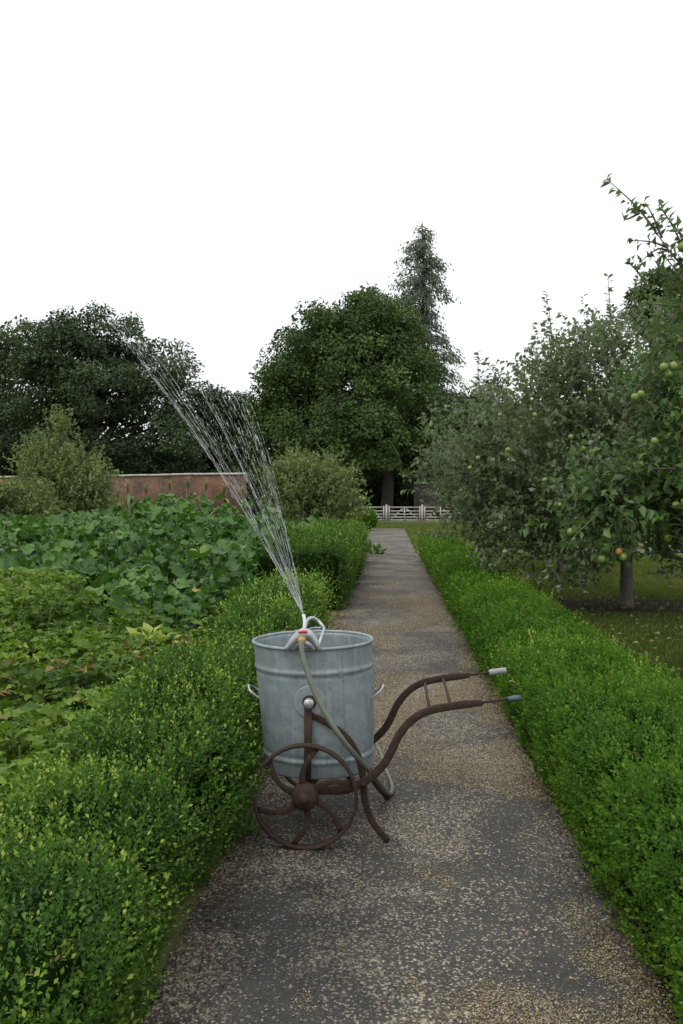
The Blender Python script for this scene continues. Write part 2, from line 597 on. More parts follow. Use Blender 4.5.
# gravel stones lying on the path
ST_T = np.array([(.5, 0, 0), (-.5, .05, 0), (.05, .45, 0), (0, -.42, .02), (.06, .02, .30), (0, 0, -.25)])
ST_F = [np.array([(0, 2, 4), (2, 1, 4), (1, 3, 4), (3, 0, 4), (2, 0, 5), (1, 2, 5), (3, 1, 5), (0, 3, 5)])]
n = 800000
yy = 2.1 + 17 * rng.random(n) ** 2.2
xx = rng.uniform(PATH_L - .12, PATH_R + .02, n)
p2 = np.c_[xx, yy]
cov = fbm(p2, 1.05, 11, 4) * .72 + fbm(p2 * np.array([1, .6]), 4, 23, 3) * .28
bias = np.interp(yy, [2, 3.2, 4.5, 8], [.03, .0, .02, .03]) - .17 * np.exp(-(((xx + .3) / .5) ** 2 + ((yy - 3.65) / .6) ** 2)) + .12 * np.exp(-(((xx - .12) / .3) ** 2 + ((yy - 3.75) / .3) ** 2)) + .13 * np.exp(-(((xx - .2) / .35) ** 2 + ((yy - 2.8) / .3) ** 2)) + .07 * np.exp(-(((xx - .75) / .14) ** 2))
keep = rng.random(n) < np.clip((cov + bias - .485) * 10, .018, 1) * .55 * np.interp(yy, [9, 18], [1, .15])
p2 = p2[keep]
k = len(p2)
sz = rng.gamma(2.6, .0013, k) + .0024
sz = np.clip(sz, .003, .015) * np.interp(p2[:, 1], [2, 4, 9], [.9, 1.0, 1.5])
mb = MB()
az = rng.uniform(0, 2 * PI, k)
scatter(mb, ST_T, ST_F, np.c_[p2, .010 + sz * .15], np.c_[np.cos(az), np.sin(az), rng.normal(0, .15, k)], nrm(np.c_[rng.normal(0, .25, (k, 2)), np.ones(k)]), sz, np.clip(rng.beta(1.9, 1.9, k), 0, 1))
tag(mb.build('gravel', M['stone']), 'loose tan and white gravel scattered over the dark path', 'gravel', kind='stuff')

# leaf litter along the hedge feet
k = 9000
yl = 1.8 + 20 * rng.random(k) ** 1.8
sd = rng.random(k) < .5
xl_ = np.where(sd, PATH_L - .03 + np.abs(rng.normal(0, .10, k)), PATH_R + .02 - np.abs(rng.normal(0, .07, k)))
mb = MB()
az = rng.uniform(0, 2 * PI, k)
scatter(mb, leaf_t(.6, .1, -.1), LEAF_TF, np.c_[xl_, yl, np.full(k, .014)], np.c_[np.cos(az), np.sin(az), rng.normal(.1, .2, k)], nrm(np.c_[rng.normal(0, .35, (k, 2)), np.ones(k)]), rng.uniform(.008, .022, k) * np.interp(yl, [2, 20], [.9, 2]), rng.random(k))
M['litter'] = leaf_mat('leaf_litter', [(0, (.03, .02, .012)), (.6, (.09, .055, .028)), (.85, (.16, .11, .05)), (1, (.12, .16, .04))], .1, .8, spec=.1)
tag(mb.build('leaf_litter', M['litter']), 'brown leaf litter and soil crumbs along the hedge feet', 'leaf litter', kind='stuff')

# ------------------------------------------------------------------ box hedges
def hedge(name, label, cat, y0, y1, x_in, x_out, hfun, mat, dens=1.0, light=.10, group=None, seed=0, lump_a=.20, tall_p=.35, bulge=None):
    """x_in: face beside the path, x_out: far face"""
    sgn = 1 if x_out > x_in else -1
    root = thing(name, label, cat, ((x_in + x_out) / 2, (y0 + y1) / 2, 0), group)
    W = abs(x_out - x_in)
    # cross-section parameter s in 0..1 going up the path face, over the top, down the back; ends handled by two caps
    def surf(s, y, inset=0.0):
        h = hfun(y) - inset
        w = W - 2 * inset
        r = .16
        per = np.stack([h - r, np.full_like(h, PI / 2 * r), w - 2 * r + 0 * h, np.full_like(h, PI / 2 * r), h - r])
        cum = np.cumsum(per, 0)
        tot = cum[-1]
        d = s * tot
        x = np.zeros_like(d); z = np.zeros_like(d); nx = np.zeros_like(d); nz = np.zeros_like(d)
        m = d < cum[0]
        x[m] = 0; z[m] = d[m]; nx[m] = -1
        m = (d >= cum[0]) & (d < cum[1]); t = (d - cum[0]) / r
        x[m] = (r - r * np.cos(t))[m]; z[m] = (h - r + r * np.sin(t))[m]; nx[m] = -np.cos(t)[m]; nz[m] = np.sin(t)[m]
        m = (d >= cum[1]) & (d < cum[2])
        x[m] = (r + d - cum[1])[m]; z[m] = h[m]; nz[m] = 1
        m = (d >= cum[2]) & (d < cum[3]); t = (d - cum[2]) / r
        x[m] = (w - r + r * np.sin(t))[m]; z[m] = (h - r + r * np.cos(t))[m]; nx[m] = np.sin(t)[m]; nz[m] = np.cos(t)[m]
        m = d >= cum[3]
        x[m] = w[m] if np.ndim(w) else w; z[m] = (h - r - (d - cum[3]))[m]; nx[m] = 1
        # the face leans: narrower at the foot
        lean = np.clip(1 - z / .35, 0, 1) * .045 * (x < w / 2)
        p = np.c_[x_in + sgn * (x + inset + lean), y, np.maximum(z, .02)]
        return p, np.c_[sgn * nx, 0 * y, nz]
    # shoots, with density by distance
    P_, N_ = [], []
    edges = np.linspace(y0, y1, int((y1 - y0) / .5) + 1)
    for a0, a1 in zip(edges[:-1], edges[1:]):
        yc = (a0 + a1) / 2
        s_leaf = np.interp(yc, [2, 5, 12, 25], [.0155, .021, .033, .050])
        cnt = int(dens * (a1 - a0) * (W + 1.2) * .42 / s_leaf ** 2)
        y = rng.uniform(a0, a1, cnt)
        s = rng.random(cnt)
        p, nn = surf(s, y)
        P_.append(p); N_.append(nn)
    # end caps
    for ye, dirn in ((y0, -1), (y1, 1)):
        s_leaf = np.interp(ye, [2, 5, 12, 25], [.0155, .021, .033, .050])
        cnt = int(dens * W * .6 * .5 / s_leaf ** 2)
        h = hfun(np.full(cnt, ye))
        p = np.c_[x_in + sgn * rng.uniform(.03, W - .03, cnt), np.full(cnt, ye), rng.uniform(.03, 1, cnt) * h]
        P_.append(p); N_.append(np.tile(np.array([0, dirn, 0.15]), (cnt, 1)))
    p = np.vstack(P_); nn = nrm(np.vstack(N_))
    lump = (fbm(p, 3.0, seed + 3, 3) - .5) * lump_a + (fbm(p, 9, seed + 9, 2) - .5) * .10
    p = p + nn * lump[:, None]
    if bulge:
        p[:, 0] += -sgn * .13 * np.exp(-((p[:, 1] - bulge) / .3) ** 2) * np.exp(-((p[:, 2] - .32) / .28) ** 2) * (np.abs(p[:, 0] - x_in) < .25)
    depth = rng.random(len(p)) ** 1.7 * .12
    p = p - nn * depth[:, None]
    p[:, 2] = np.maximum(p[:, 2], .015)
    # shoot directions: up and out
    d = nrm(nn * .75 + np.array([0, 0, .75]) + rng.normal(0, .38, p.shape))
    s_leaf = np.interp(p[:, 1], [2, 5, 12, 25], [.0155, .021, .033, .050])
    tall = rng.random(len(p)) < light * tall_p
    nl = 7
    tip = rng.random(len(p)) ** 4
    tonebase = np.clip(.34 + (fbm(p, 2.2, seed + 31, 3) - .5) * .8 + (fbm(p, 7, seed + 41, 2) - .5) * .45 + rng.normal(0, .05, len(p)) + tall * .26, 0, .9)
    mb = MB()
    length = s_leaf * (2.0 + rng.random(len(p)) * 1.3) * np.where(tall, 2.0 + 1.4 * rng.random(len(p)), 1)
    e1 = nrm(np.cross(d, rand_dirs(len(p))))
    e2 = np.cross(d, e1)
    for j in range(nl):
        t = (j + .5) / nl
        ang = j * 2.4 + rng.uniform(-.4, .4, len(p))
        rad = e1 * np.cos(ang)[:, None] + e2 * np.sin(ang)[:, None]
        pos = p + d * (length * (t - .35))[:, None]
        ld = nrm(rad * (1.0 - .55 * t) + d * (.35 + .8 * t) + rng.normal(0, .2, p.shape))
        ln = nrm(d * 1.0 - rad * .3 + rng.normal(0, .25, p.shape))
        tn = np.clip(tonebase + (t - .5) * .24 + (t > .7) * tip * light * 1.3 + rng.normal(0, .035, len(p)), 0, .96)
        tn = np.where(rng.random(len(p)) < .004, 1.0, tn)
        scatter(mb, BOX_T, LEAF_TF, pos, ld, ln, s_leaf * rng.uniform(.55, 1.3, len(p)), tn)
    mb.build('foliage', mat, root, loc=root.location)
    # inner mass of twigs
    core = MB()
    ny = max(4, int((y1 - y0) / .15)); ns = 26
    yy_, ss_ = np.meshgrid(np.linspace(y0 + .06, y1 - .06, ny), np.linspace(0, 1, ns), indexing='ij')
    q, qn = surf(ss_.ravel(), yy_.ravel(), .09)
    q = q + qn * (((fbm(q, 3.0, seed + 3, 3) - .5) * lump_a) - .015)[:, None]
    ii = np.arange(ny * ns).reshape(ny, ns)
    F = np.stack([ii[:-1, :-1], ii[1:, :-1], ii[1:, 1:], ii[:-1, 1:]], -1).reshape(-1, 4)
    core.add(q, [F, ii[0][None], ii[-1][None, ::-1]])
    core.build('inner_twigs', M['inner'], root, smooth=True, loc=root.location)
    return root


hedge('box_hedge', 'long low clipped box hedge along the right path edge, before the apple trees', 'hedge',
      .9, 25, .82, 1.66, lambda y: .58 + .0 * y, M['box_right'], 1.3, .12, 'box hedges along the path', 1, .09)
hedge('box_hedge', 'shaggy box hedge on the left with pale new tips, beside the barrow wheel', 'hedge',
      .7, 10.6, -.74, -1.42, lambda y: .60 + .05 * np.sin(y * 1.7) + np.interp(y, [3, 6, 11], [0, .06, .16]), M['box_leaf'], 1.3, .42, 'box hedges along the path', 2, .22, .55, 4.0)
hedge('box_hedge', 'tall rounded box hedge block beyond the tank, left of the path under squash leaves', 'hedge',
      12.9, 23.5, -.66, -2.0, lambda y: .95 + .05 * np.sin(y * .9), M['box_leaf'], 1.0, .22, 'box hedges along the path', 3)


def ball_bush(name, label, cat, c, r, mat, leaf, cnt, seed=0):
    root = thing(name, label, cat, (c[0], c[1], 0))
    d = rand_dirs(cnt)
    d[:, 2] = np.where(d[:, 2] < -.6, -d[:, 2], d[:, 2])
    rad = r * (1 - .35 * rng.random(cnt) ** 2) * (1 + (fbm(d, 2.5, seed, 3) - .5) * .4)
    p = np.c_[d[:, 0] * rad + c[0], d[:, 1] * rad + c[1], np.maximum(c[2] + d[:, 2] * rad, .03)]
    mb = MB()
    scatter(mb, FAR_T, FAR_F, p, nrm(d + np.array([0, 0, .5]) + rng.normal(0, .5, d.shape)), rand_dirs(cnt), leaf * rng.uniform(.7, 1.3, cnt), np.clip(.5 + rng.normal(0, .2, cnt), 0, 1))
    mb.build('foliage', mat, root, loc=root.location)
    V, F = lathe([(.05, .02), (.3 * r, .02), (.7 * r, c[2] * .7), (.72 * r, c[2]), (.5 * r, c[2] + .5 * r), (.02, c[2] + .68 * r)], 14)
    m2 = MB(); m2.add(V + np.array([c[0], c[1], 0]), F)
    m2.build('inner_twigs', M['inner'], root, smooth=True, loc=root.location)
    return root


b0 = P(366, 519, 47)
ball_bush('box_bush', 'small rounded box bush at the far end of the path, left of the gates', 'bush', (b0[0], 47, .52), .56, M['box_right'], .10, 5000, 3)

# ------------------------------------------------------------------ vegetable bed
def plant_mound_height(x, y):
    """height of the squash tangle"""
    h = np.interp(y, [6.5, 9, 11.5, 15.5, 17, 24], [.66, .80, 1.0, 1.24, 1.22, 1.12])
    h = h + .40 * np.exp(-(((x + 3.4) / 1.7) ** 2 + ((y - 15.2) / 2.6) ** 2))
    return h + (fbm(np.c_[x, y], .9, 51, 3) - .5) * .38


cnt = 12500
y = rng.uniform(6.4, 24, cnt)
xl = -.50 * y - .6
x = rng.uniform(0, 1, cnt) ** .9 * (xl - (-1.75)) - 1.75
nearest = 6.6 + 1.6 * fbm(np.c_[x, x * 0], .8, 5) + np.interp(x, [-6, -3.2, -1.5], [2.2, 1.2, 0])
holes = fbm(np.c_[x, y], 1.9, 61, 2)
ok = (y > nearest) & ((holes > .40) | (rng.random(cnt) < .25)) & ~((y > 12.4) & (x > -1.9 - .0 * y) & (rng.random(cnt) < .75))
x, y = x[ok], y[ok]
cnt = len(x)
top = plant_mound_height(x, y) + (fbm(np.c_[x, y], 2.4, 66, 2) - .5) * .35
top = np.where((y > 17) & (x > -3.2), np.minimum(top, 1.12), top)
z = top - rng.random(cnt) * .62
g = np.c_[(plant_mound_height(x + .15, y) - plant_mound_height(x - .15, y)) / .3, (plant_mound_height(x, y + .15) - plant_mound_height(x, y - .15)) / .3]
nn = nrm(np.c_[-g * .8, np.ones(cnt)] + rng.normal(0, .42, (cnt, 3)) + np.array([0, -.15, 0]))
az = rng.uniform(0, 2 * PI, cnt)
d = np.c_[np.cos(az), np.sin(az), np.zeros(cnt)]
d = nrm(d - nn * (d * nn).sum(1, keepdims=True) + np.array([0, 0, -.18]))
size = rng.gamma(10, .0165, cnt) * np.where(rng.random(cnt) < .2, .6, 1) * np.interp(y, [7, 10], [.72, 1])
tone = np.clip(.42 + (fbm(np.c_[x, y, z], 1.2, 3) - .5) * .7 + rng.normal(0, .19, cnt), 0, .88)
tone = np.where(rng.random(cnt) < .003, 1, tone)
mb = MB()
scatter(mb, SQ_T * np.array([1, 1, 2.2]), SQ_F, np.c_[x, y, z], d, nn, size, tone)
# petioles
for i in range(0, cnt, 2):
    b = np.array([x[i], y[i], z[i]])
    e = b + np.array([rng.normal(0, .1), rng.normal(0, .1), -.45])
    V, F = tube([b + d[i] * size[i] * .1, (b + e) / 2 + rng.normal(0, .03, 3), e], [.006, .007, .009], 4, False)
    mb.add(V, F, .6)
tag(mb.build('squash_leaves', M['squash']), 'tangled bed of big dark green squash leaves left of the path', 'squash plants', kind='stuff')

# potato tops, nearer
def compound_leaves(mb, base, d, n, L, tone, leaflets=7, ls=.36):
    for j in range(leaflets):
        t = .35 + .65 * ((j + 1) // 2) / (leaflets // 2) if j else 1.0
        side = 0 if j == 0 else (1 if j % 2 else -1)
        s = nrm(np.cross(d, n))
        droop = -.22 * t * t
        pos = base + d * (L * t)[:, None] + np.array([0, 0, 1]) * (L * droop)[:, None]
        ld = nrm(d * (.5 if side else 1) + s * side * .95 + np.array([0, 0, -.25]) + rng.normal(0, .2, d.shape))
        sc = L * ls * rng.uniform(.75, 1.2, len(L)) * (1.2 if j == 0 else 1)
        scatter(mb, POT_T, LEAF_TF, pos, ld, nrm(n + rng.normal(0, .3, n.shape)), sc, np.clip(tone + rng.normal(0, .06, len(L)), 0, 1))


def foliage_bed(name, label, cat, cnt, xr, yr, hfun, L0, ls, tbase, mat, keep=None, leaflets=7):
    x = rng.uniform(*xr, cnt); y = rng.uniform(*yr, cnt)
    if keep is not None:
        k = keep(x, y); x, y = x[k], y[k]
    n_ = len(x)
    h = hfun(x, y)
    z = h - rng.random(n_) ** 1.2 * .36
    az = rng.uniform(0, 2 * PI, n_)
    d = nrm(np.c_[np.cos(az), np.sin(az), rng.uniform(-.1, .7, n_)])
    nn = nrm(np.c_[-.4 * d[:, :2], np.ones(n_)] + rng.normal(0, .25, (n_, 3)))
    L = L0 * rng.uniform(.6, 1.45, n_)
    mb = MB()
    tone = np.clip(tbase + (fbm(np.c_[x, y, z], 1.6, 71, 3) - .5) * .9 + rng.normal(0, .12, n_), 0, .9)
    wither = (rng.random(n_) < .07) & (fbm(np.c_[x, y], 1.3, 77) > .5)
    tone = np.where(wither, 1.0, tone)
    base = np.c_[x, y, z] - d * (L * .5)[:, None]
    compound_leaves(mb, base, d, nn, L, tone, leaflets, ls)
    for i in range(0, n_, 6):
        e = np.array([x[i] + rng.normal(0, .08), y[i] + rng.normal(0, .08), max(0, z[i] - .5)])
        V, F = tube([base[i], (base[i] + e) / 2 + rng.normal(0, .02, 3), e], .005, 4, False)
        mb.add(V, F, .65)
    return tag(mb.build(name, mat), label, cat, kind='stuff')


def pot_h(x, y):
    return np.interp(y, [2, 4, 6, 9], [.48, .57, .70, .84]) + (fbm(np.c_[x, y], 1.7, 91, 3) - .5) * .52
foliage_bed('potato_foliage', 'yellowing light green potato tops between hedge and squash', 'potato plants', 11500, (-5.2, -1.36), (2.6, 9.6), pot_h, .155, .36, .44, M['potato'],
            keep=lambda x, y: (x > -.55 * y - .6) & (y < 7.2 + np.clip(-1.8 - x, 0, 2) * 1.0 + 1.6 * (fbm(np.c_[x, y], .8, 44) - .5)))

# a pale leafy plant standing out among the potato tops
pc = P(150, 662, 6.3)
root = thing('leafy_plant', 'pale green broad-leaved plant standing out among the potato tops', 'plant', (pc[0], 6.3, 0))
mb = MB()
k = 46
az = rng.uniform(0, 2 * PI, k); el = rng.uniform(.15, 1.1, k)
d = np.c_[np.cos(az) * np.cos(el), np.sin(az) * np.cos(el), np.sin(el)]
scatter(mb, POT_T, LEAF_TF, np.array([pc[0], 6.3, .58]) + d * .06 + np.c_[rng.normal(0, .05, (k, 2)), np.zeros(k)], d, nrm(np.array([0, 0, 1]) - d * .5 + rng.normal(0, .2, (k, 3))), rng.uniform(.06, .12, k), np.clip(.88 + rng.normal(0, .04, k), 0, .92))
mb.build('leaves', M['potato'], root, loc=root.location)
mb = MB(); V, F = tube([(pc[0], 6.3, 0), (pc[0] + .02, 6.3, .3), (pc[0], 6.3, .6)], [.012, .010, .007], 6); mb.add(V, F)
mb.build('stem', M['stem'], root, loc=root.location)


# maize at the back of the bed
def maize(px, Y, h, label):
    x0 = P(px, 500, Y)[0]
    root = thing('maize_plant', label, 'maize', (x0, Y, 0), 'maize at the back of the bed')
    mb = MB()
    h = h + .1
    st = np.array([(x0, Y, 0), (x0 + rng.normal(0, .03), Y, h * .5), (x0 + rng.normal(0, .06), Y, h)])
    V, F = tube(st, [.014, .011, .006], 6); mb.add(V, F)
    mb.build('stem', M['stem'], root, loc=root.location)
    mb = MB()
    for j in range(9):
        zz = h * (.25 + .7 * j / 9)
        a = rng.uniform(0, 2 * PI)
        o = np.array([math.cos(a), math.sin(a), 0])
        L = rng.uniform(.45, .7) * (1 - .3 * j / 9)
        pts = catmull([np.array([x0, Y, zz]), np.array([x0, Y, zz + L * .32]) + o * L * .35, np.array([x0, Y, zz + L * .12]) + o * L * .8, np.array([x0, Y, zz - L * .2]) + o * L], 4)
        V, F = ribbon(pts, np.interp(np.linspace(0, 1, len(pts)), [0, .3, 1], [.03, .07, .006]), .003, (-o[1], o[0], .01) if False else (0, 0, 1))
        mb.add(V, F, rng.uniform(.3, .9))
    mb.build('leaves', M['corn'], root, loc=root.location)
    mb = MB()
    for j in range(16):
        e = np.array([x0, Y, h]) + np.array([rng.normal(0, .045), rng.normal(0, .045), rng.uniform(.12, .26)])
        V, F = tube([(x0, Y, h - .02), (np.array([x0, Y, h + .1]) + e) / 2, e], [.004, .006, .003], 4); mb.add(V, F, 1.0)
    mb.build('tassel', M['corn'], root, loc=root.location)


for px, Y, h, lb in ((128, 15.0, 1.62, 'strap-leaved maize plant among the squash, nearest of the maize'),
                     (118, 18.6, 1.55, 'maize plant leftmost before the bare stretch of brick wall'),
                     (146, 18.2, 1.62, 'maize plant second from the left below the wall coping'),
                     (170, 18.9, 1.70, 'maize plant midway along the visible brick wall'),
                     (188, 18.0, 1.75, 'tall maize plant just left of the water jets'),
                     (206, 18.8, 1.72, 'yellow-tasselled maize plant behind the left water jets'),
                     (224, 18.3, 1.62, 'maize plant behind the middle water jets'),
                     (240, 19.0, 1.55, 'maize plant rightmost, at the foot of the rounded fruit tree')):
    maize(px, Y, h, lb)

# weeds at the path edge
def weed(px, py, Y, s, label):
    c = P(px, py, Y)
    root = thing('weed', label, 'weed', (c[0], Y, 0), 'weeds along the path edges')
    k = 40
    az = rng.uniform(0, 2 * PI, k); el = rng.uniform(.2, 1.3, k)
    d = np.c_[np.cos(az) * np.cos(el), np.sin(az) * np.cos(el), np.sin(el)]
    mb = MB()
    scatter(mb, POT_T * np.array([.5, 1, 1]), LEAF_TF, np.array([c[0], Y, .02]) + d * s * rng.uniform(.0, .6, (k, 1)), d, rand_dirs(k), s * rng.uniform(.4, .8, k), rng.random(k))
    mb.build('leaves', M['weed'], root, loc=root.location)


weed(374, 556, 25.5, .42, 'sprawling green weed on the left path edge near the far lawn')
weed(247, 855, 4.2, .10, 'small weed tuft at the hedge foot beside the iron wheel')

# ------------------------------------------------------------------ orchard trees
def orchard_tree(name, label, cat, base, ells, ntw, leaf, mat, trunk_h, trunk_r, group=None, shoots=(), nleaf=13, twl=.55, apples=(), lean=(0, 0), bark='bark_pale', inner=.12, branches=9, droop=0.0, wpow=1.0, rough=.5):
    bx, by = base
    root = thing(name, label, cat, (bx, by, 0), group)
    fork = np.array([bx + lean[0], by + lean[1], trunk_h])
    # twig origins within the crown, biased to the outside
    w = np.array([e[3] * e[5] + e[3] * e[4] for e in ells]) ** wpow; w = w / w.sum()
    idx = rng.choice(len(ells), ntw, p=w)
    E = np.array(ells)[idx]
    dd = rand_dirs(ntw)
    rr = rng.random(ntw) ** inner * np.where(rng.random(ntw) < .75, 1, rng.random(ntw) ** .5)
    rr = rr * (1 + (fbm(dd * 2 + idx[:, None], 1.8, 13, 3) - .5) * rough)
    p = E[:, :3] + dd * E[:, 3:6] * rr[:, None]
    par = rng.integers(0, max(1, ntw // 6), ntw)
    p = p[par] + rng.normal(0, 1, (ntw, 3)) * twl * .33
    p = p[p[:, 2] > .35]
    ntw = len(p)
    out = nrm(p - fork)
    d = nrm(out * .9 + np.array([0, 0, .25 - droop]) + rng.normal(0, .5, p.shape))
    L = twl * rng.uniform(.5, 1.2, ntw)
    mb = MB(); br = MB()
    # gnarled trunk
    V, F = tube(catmull([(bx, by, -.02), (bx + lean[0] * .3 + .02, by, trunk_h * .45), tuple(fork)], 5), np.interp(np.linspace(0, 1, 11), [0, .15, .6, 1], [1.5, 1.05, .9, 1.0]) * trunk_r, 10)
    br.add(V, F)
    # limbs towards spread targets
    tg = p[rng.choice(ntw, branches * 3, replace=False)]
    for i, t in enumerate(tg):
        mid = fork + (t - fork) * .5 + np.array([0, 0, .25 - .3 * droop]) + rng.normal(0, .12, 3)
        r0 = trunk_r * (.55 if i < branches else .28)
        V, F = tube(catmull([fork - np.array([0, 0, .06]), fork + (mid - fork) * .5 + rng.normal(0, .08, 3), mid, t], 4), np.linspace(r0, .006, 13), 6)
        br.add(V, F)
    tw_n = min(ntw, 900)
    for i in range(tw_n):
        V, F = tube([p[i] - d[i] * L[i] * .5, p[i] + rng.normal(0, .02, 3), p[i] + d[i] * L[i] * .5], [.008, .006, .003], 3, False)
        br.add(V, F)
    tone_tw = np.clip(.45 + (fbm(p, .9, 17, 3) - .5) * .8, .0, 1)
    for j in range(nleaf):
        t = (j + .5) / nleaf
        e = nrm(np.cross(d, rand_dirs(ntw)))
        pos = p + d * (L * (t - .5))[:, None]
        ld = nrm(e * .8 + d * .55 + np.array([0, 0, -.12]) + rng.normal(0, .2, p.shape))
        scatter(mb, APPLE_T, LEAF_TF, pos, ld, nrm(np.array([0, 0, .9]) + rng.normal(0, .5, p.shape)), leaf * rng.uniform(.6, 1.25, ntw), np.clip(tone_tw + rng.normal(0, .14, ntw), 0, 1))
    for (a0, b0_) in shoots:
        a0 = np.asarray(a0, float); b0_ = np.asarray(b0_, float)
        if b0_[2] > a0[2] + .15 and base[1] > 10:
            a0 = a0 - np.array([0, 0, .45])
        pts = catmull([a0, (a0 + b0_) / 2 + rng.normal(0, .04, 3), b0_], 6)
        V, F = tube(pts, np.linspace(.012, .003, len(pts)), 5); br.add(V, F)
        kk = int(np.linalg.norm(b0_ - a0) / leaf * 4.2)
        tt = rng.random(kk)
        pos = a0 + (b0_ - a0) * tt[:, None] + rng.normal(0, .012, (kk, 3))
        ax = nrm(b0_ - a0)
        ld = nrm(nrm(np.cross(np.tile(ax, (kk, 1)), rand_dirs(kk))) + ax * .55)
        scatter(mb, APPLE_T, LEAF_TF, pos, ld, nrm(ax + rng.normal(0, .4, (kk, 3))), leaf * rng.uniform(.7, 1.15, kk), np.clip(.5 + rng.normal(0, .2, kk), 0, 1))
    br.build('trunk', M[bark], root, smooth=True, loc=root.location)
    mb.build('crown', M[mat], root, loc=root.location)
    prof = [(0.001, -.30), (.12, -.46), (.30, -.44), (.45, -.2), (.5, .05), (.42, .32), (.25, .46), (.08, .44), (.02, .36)]
    AV, AF = lathe(prof, 14)
    first = {}
    for (c, s, ripe) in apples:
        key = ripe
        if key not in first:
            m3 = MB(); m3.add(AV, AF)
            V, F = tube([(0, 0, .36), (.02, 0, .55), (.06, 0, .75)], .035, 5); m3.add(V, F)
            ob = m3.build('apple', M['fruit_ripe'] if ripe else M['fruit'], root, smooth=True)
            first[key] = ob
        else:
            ob = first[key].copy(); C.objects.link(ob); ob.parent = root
        ob.location = Vector([float(v) for v in np.asarray(c) - np.array(root.location)])
        ob.scale = (s * .85,) * 3
        ob.rotation_euler = (rng.normal(0, .3), rng.normal(0, .3), rng.uniform(0, 6))
        if ripe: ob['label'] = 'orange ripe apple'
    return root


TY = 13.6
tb = P(625, 606, TY)
def tp(px, py, dy): return P(px, py, TY + dy)
apA = [(tp(px, py, dy), s, r) for px, py, dy, s, r in (
    (508, 450, -2.2, .075, 0), (583, 449, -2.5, .08, 0), (592, 452, -2.5, .08, 0), (571, 437, -2.4, .075, 0), (500, 415, -1.6, .07, 0), (545, 480, -2.5, .07, 0),
    (478, 458, -1.8, .07, 0), (535, 415, -2.0, .07, 0), (620, 470, -2.6, .075, 0), (470, 468, -1.6, .07, 0), (560, 505, -2.5, .07, 0), (505, 552, -2.0, .075, 0), (640, 400, -2.2, .07, 0), (590, 390, -2.0, .07, 0))]
orchard_tree('apple_tree', 'spreading grey-green apple tree with its trunk in bare soil behind the right hedge', 'apple tree', (tb[0], TY),
             [(tb[0] - .1, TY, 2.4, 2.5, 2.2, 1.45), (tb[0] - 1.6, TY - .3, 2.1, 1.3, 1.4, 1.12), (tb[0] + .4, TY, 3.45, 1.4, 1.5, 1.0), (tb[0] - 1.2, TY - .4, 1.25, 1.2, 1.3, .75), (tb[0] + 1.6, TY, 2.4, 1.7, 1.7, 1.4), (tb[0] - .9, TY, 2.95, 1.1, 1.3, .75)],
             4300, .092, 'apple', 1.15, .095, 'apple trees on the right', apples=apA,
             shoots=[(tp(548, 352, 0), tp(546, 292, 0)), (tp(485, 378, 0), tp(478, 352, 0)), (tp(612, 325, 0), tp(608, 275, 0)), (tp(440, 470, 0), tp(402, 474, -.5)), (tp(446, 440, 0), tp(428, 432, -.4)), (tp(630, 290, 0), tp(640, 262, 0)), (tp(520, 570, -1.5), tp(548, 592, -1.8)), (tp(480, 540, -1), tp(500, 578, -1.6)), (tp(580, 560, -1.5), tp(585, 600, -1.6)), (tp(660, 560, -1.2), tp(668, 585, -1.2)), (tp(545, 560, -1.6), tp(560, 596, -1.8))], droop=.25)
orchard_tree('apple_tree', 'second apple tree in the row, mostly hidden behind the grey-green one', 'apple tree', (tb[0] + .2, 19.8),
             [(tb[0], 19.8, 2.3, 2.4, 2.1, 1.2), (tb[0] - 1.2, 19.6, 2.1, 1.4, 1.4, 1.0), (tb[0] + .8, 19.8, 3.2, 1.4, 1.4, .8)],
             2200, .09, 'apple', 1.1, .09, 'apple trees on the right', droop=.15)
# nearer tree at the right edge: long limbs reaching into view
NY = 7.8
def np_(px, py, dy=0): return P(px, py, NY + dy)
nb = (4.15, 8.0)
ells = []
for px, py, dy, r in ((700, 320, .2, .26), (692, 350, .3, .22), (705, 400, 0, .40), (672, 412, .1, .22), (650, 470, 0, .30), (695, 465, -.2, .40), (622, 495, -.1, .22), (664, 512, 0, .24), (712, 525, 0, .36), (600, 515, -.1, .18), (695, 262, 0, .16)):
    c = np_(px, py, dy)
    ells.append((c[0], c[1], c[2], r * 1.15, r * 1.1, r * .8))
for e in ((3.9, 8.2, 2.4, 1.1, 1.2, 1.0), (4.6, 8.2, 2.9, 1.2, 1.3, 1.1), (4.9, 8, 2.1, 1.1, 1.1, .7)):
    ells.append(e)
apC = [(np_(px, py, dy), s, r) for px, py, dy, s, r in (
    (664, 367, -.25, .085, 0), (674, 366, -.25, .085, 0), (669, 374, -.22, .08, 0), (641, 394, -.2, .075, 0), (635, 397, -.2, .075, 0), (571, 532, -.25, .08, 0), (619, 552, -.35, .075, 1), (623, 557, -.35, .075, 0), (603, 559, -.3, .08, 0), (682, 247, -.1, .09, 0),
    (668, 538, -.3, .075, 0), (655, 441, -.3, .075, 0), (676, 505, -.4, .075, 0), (622, 470, -.2, .07, 0))]
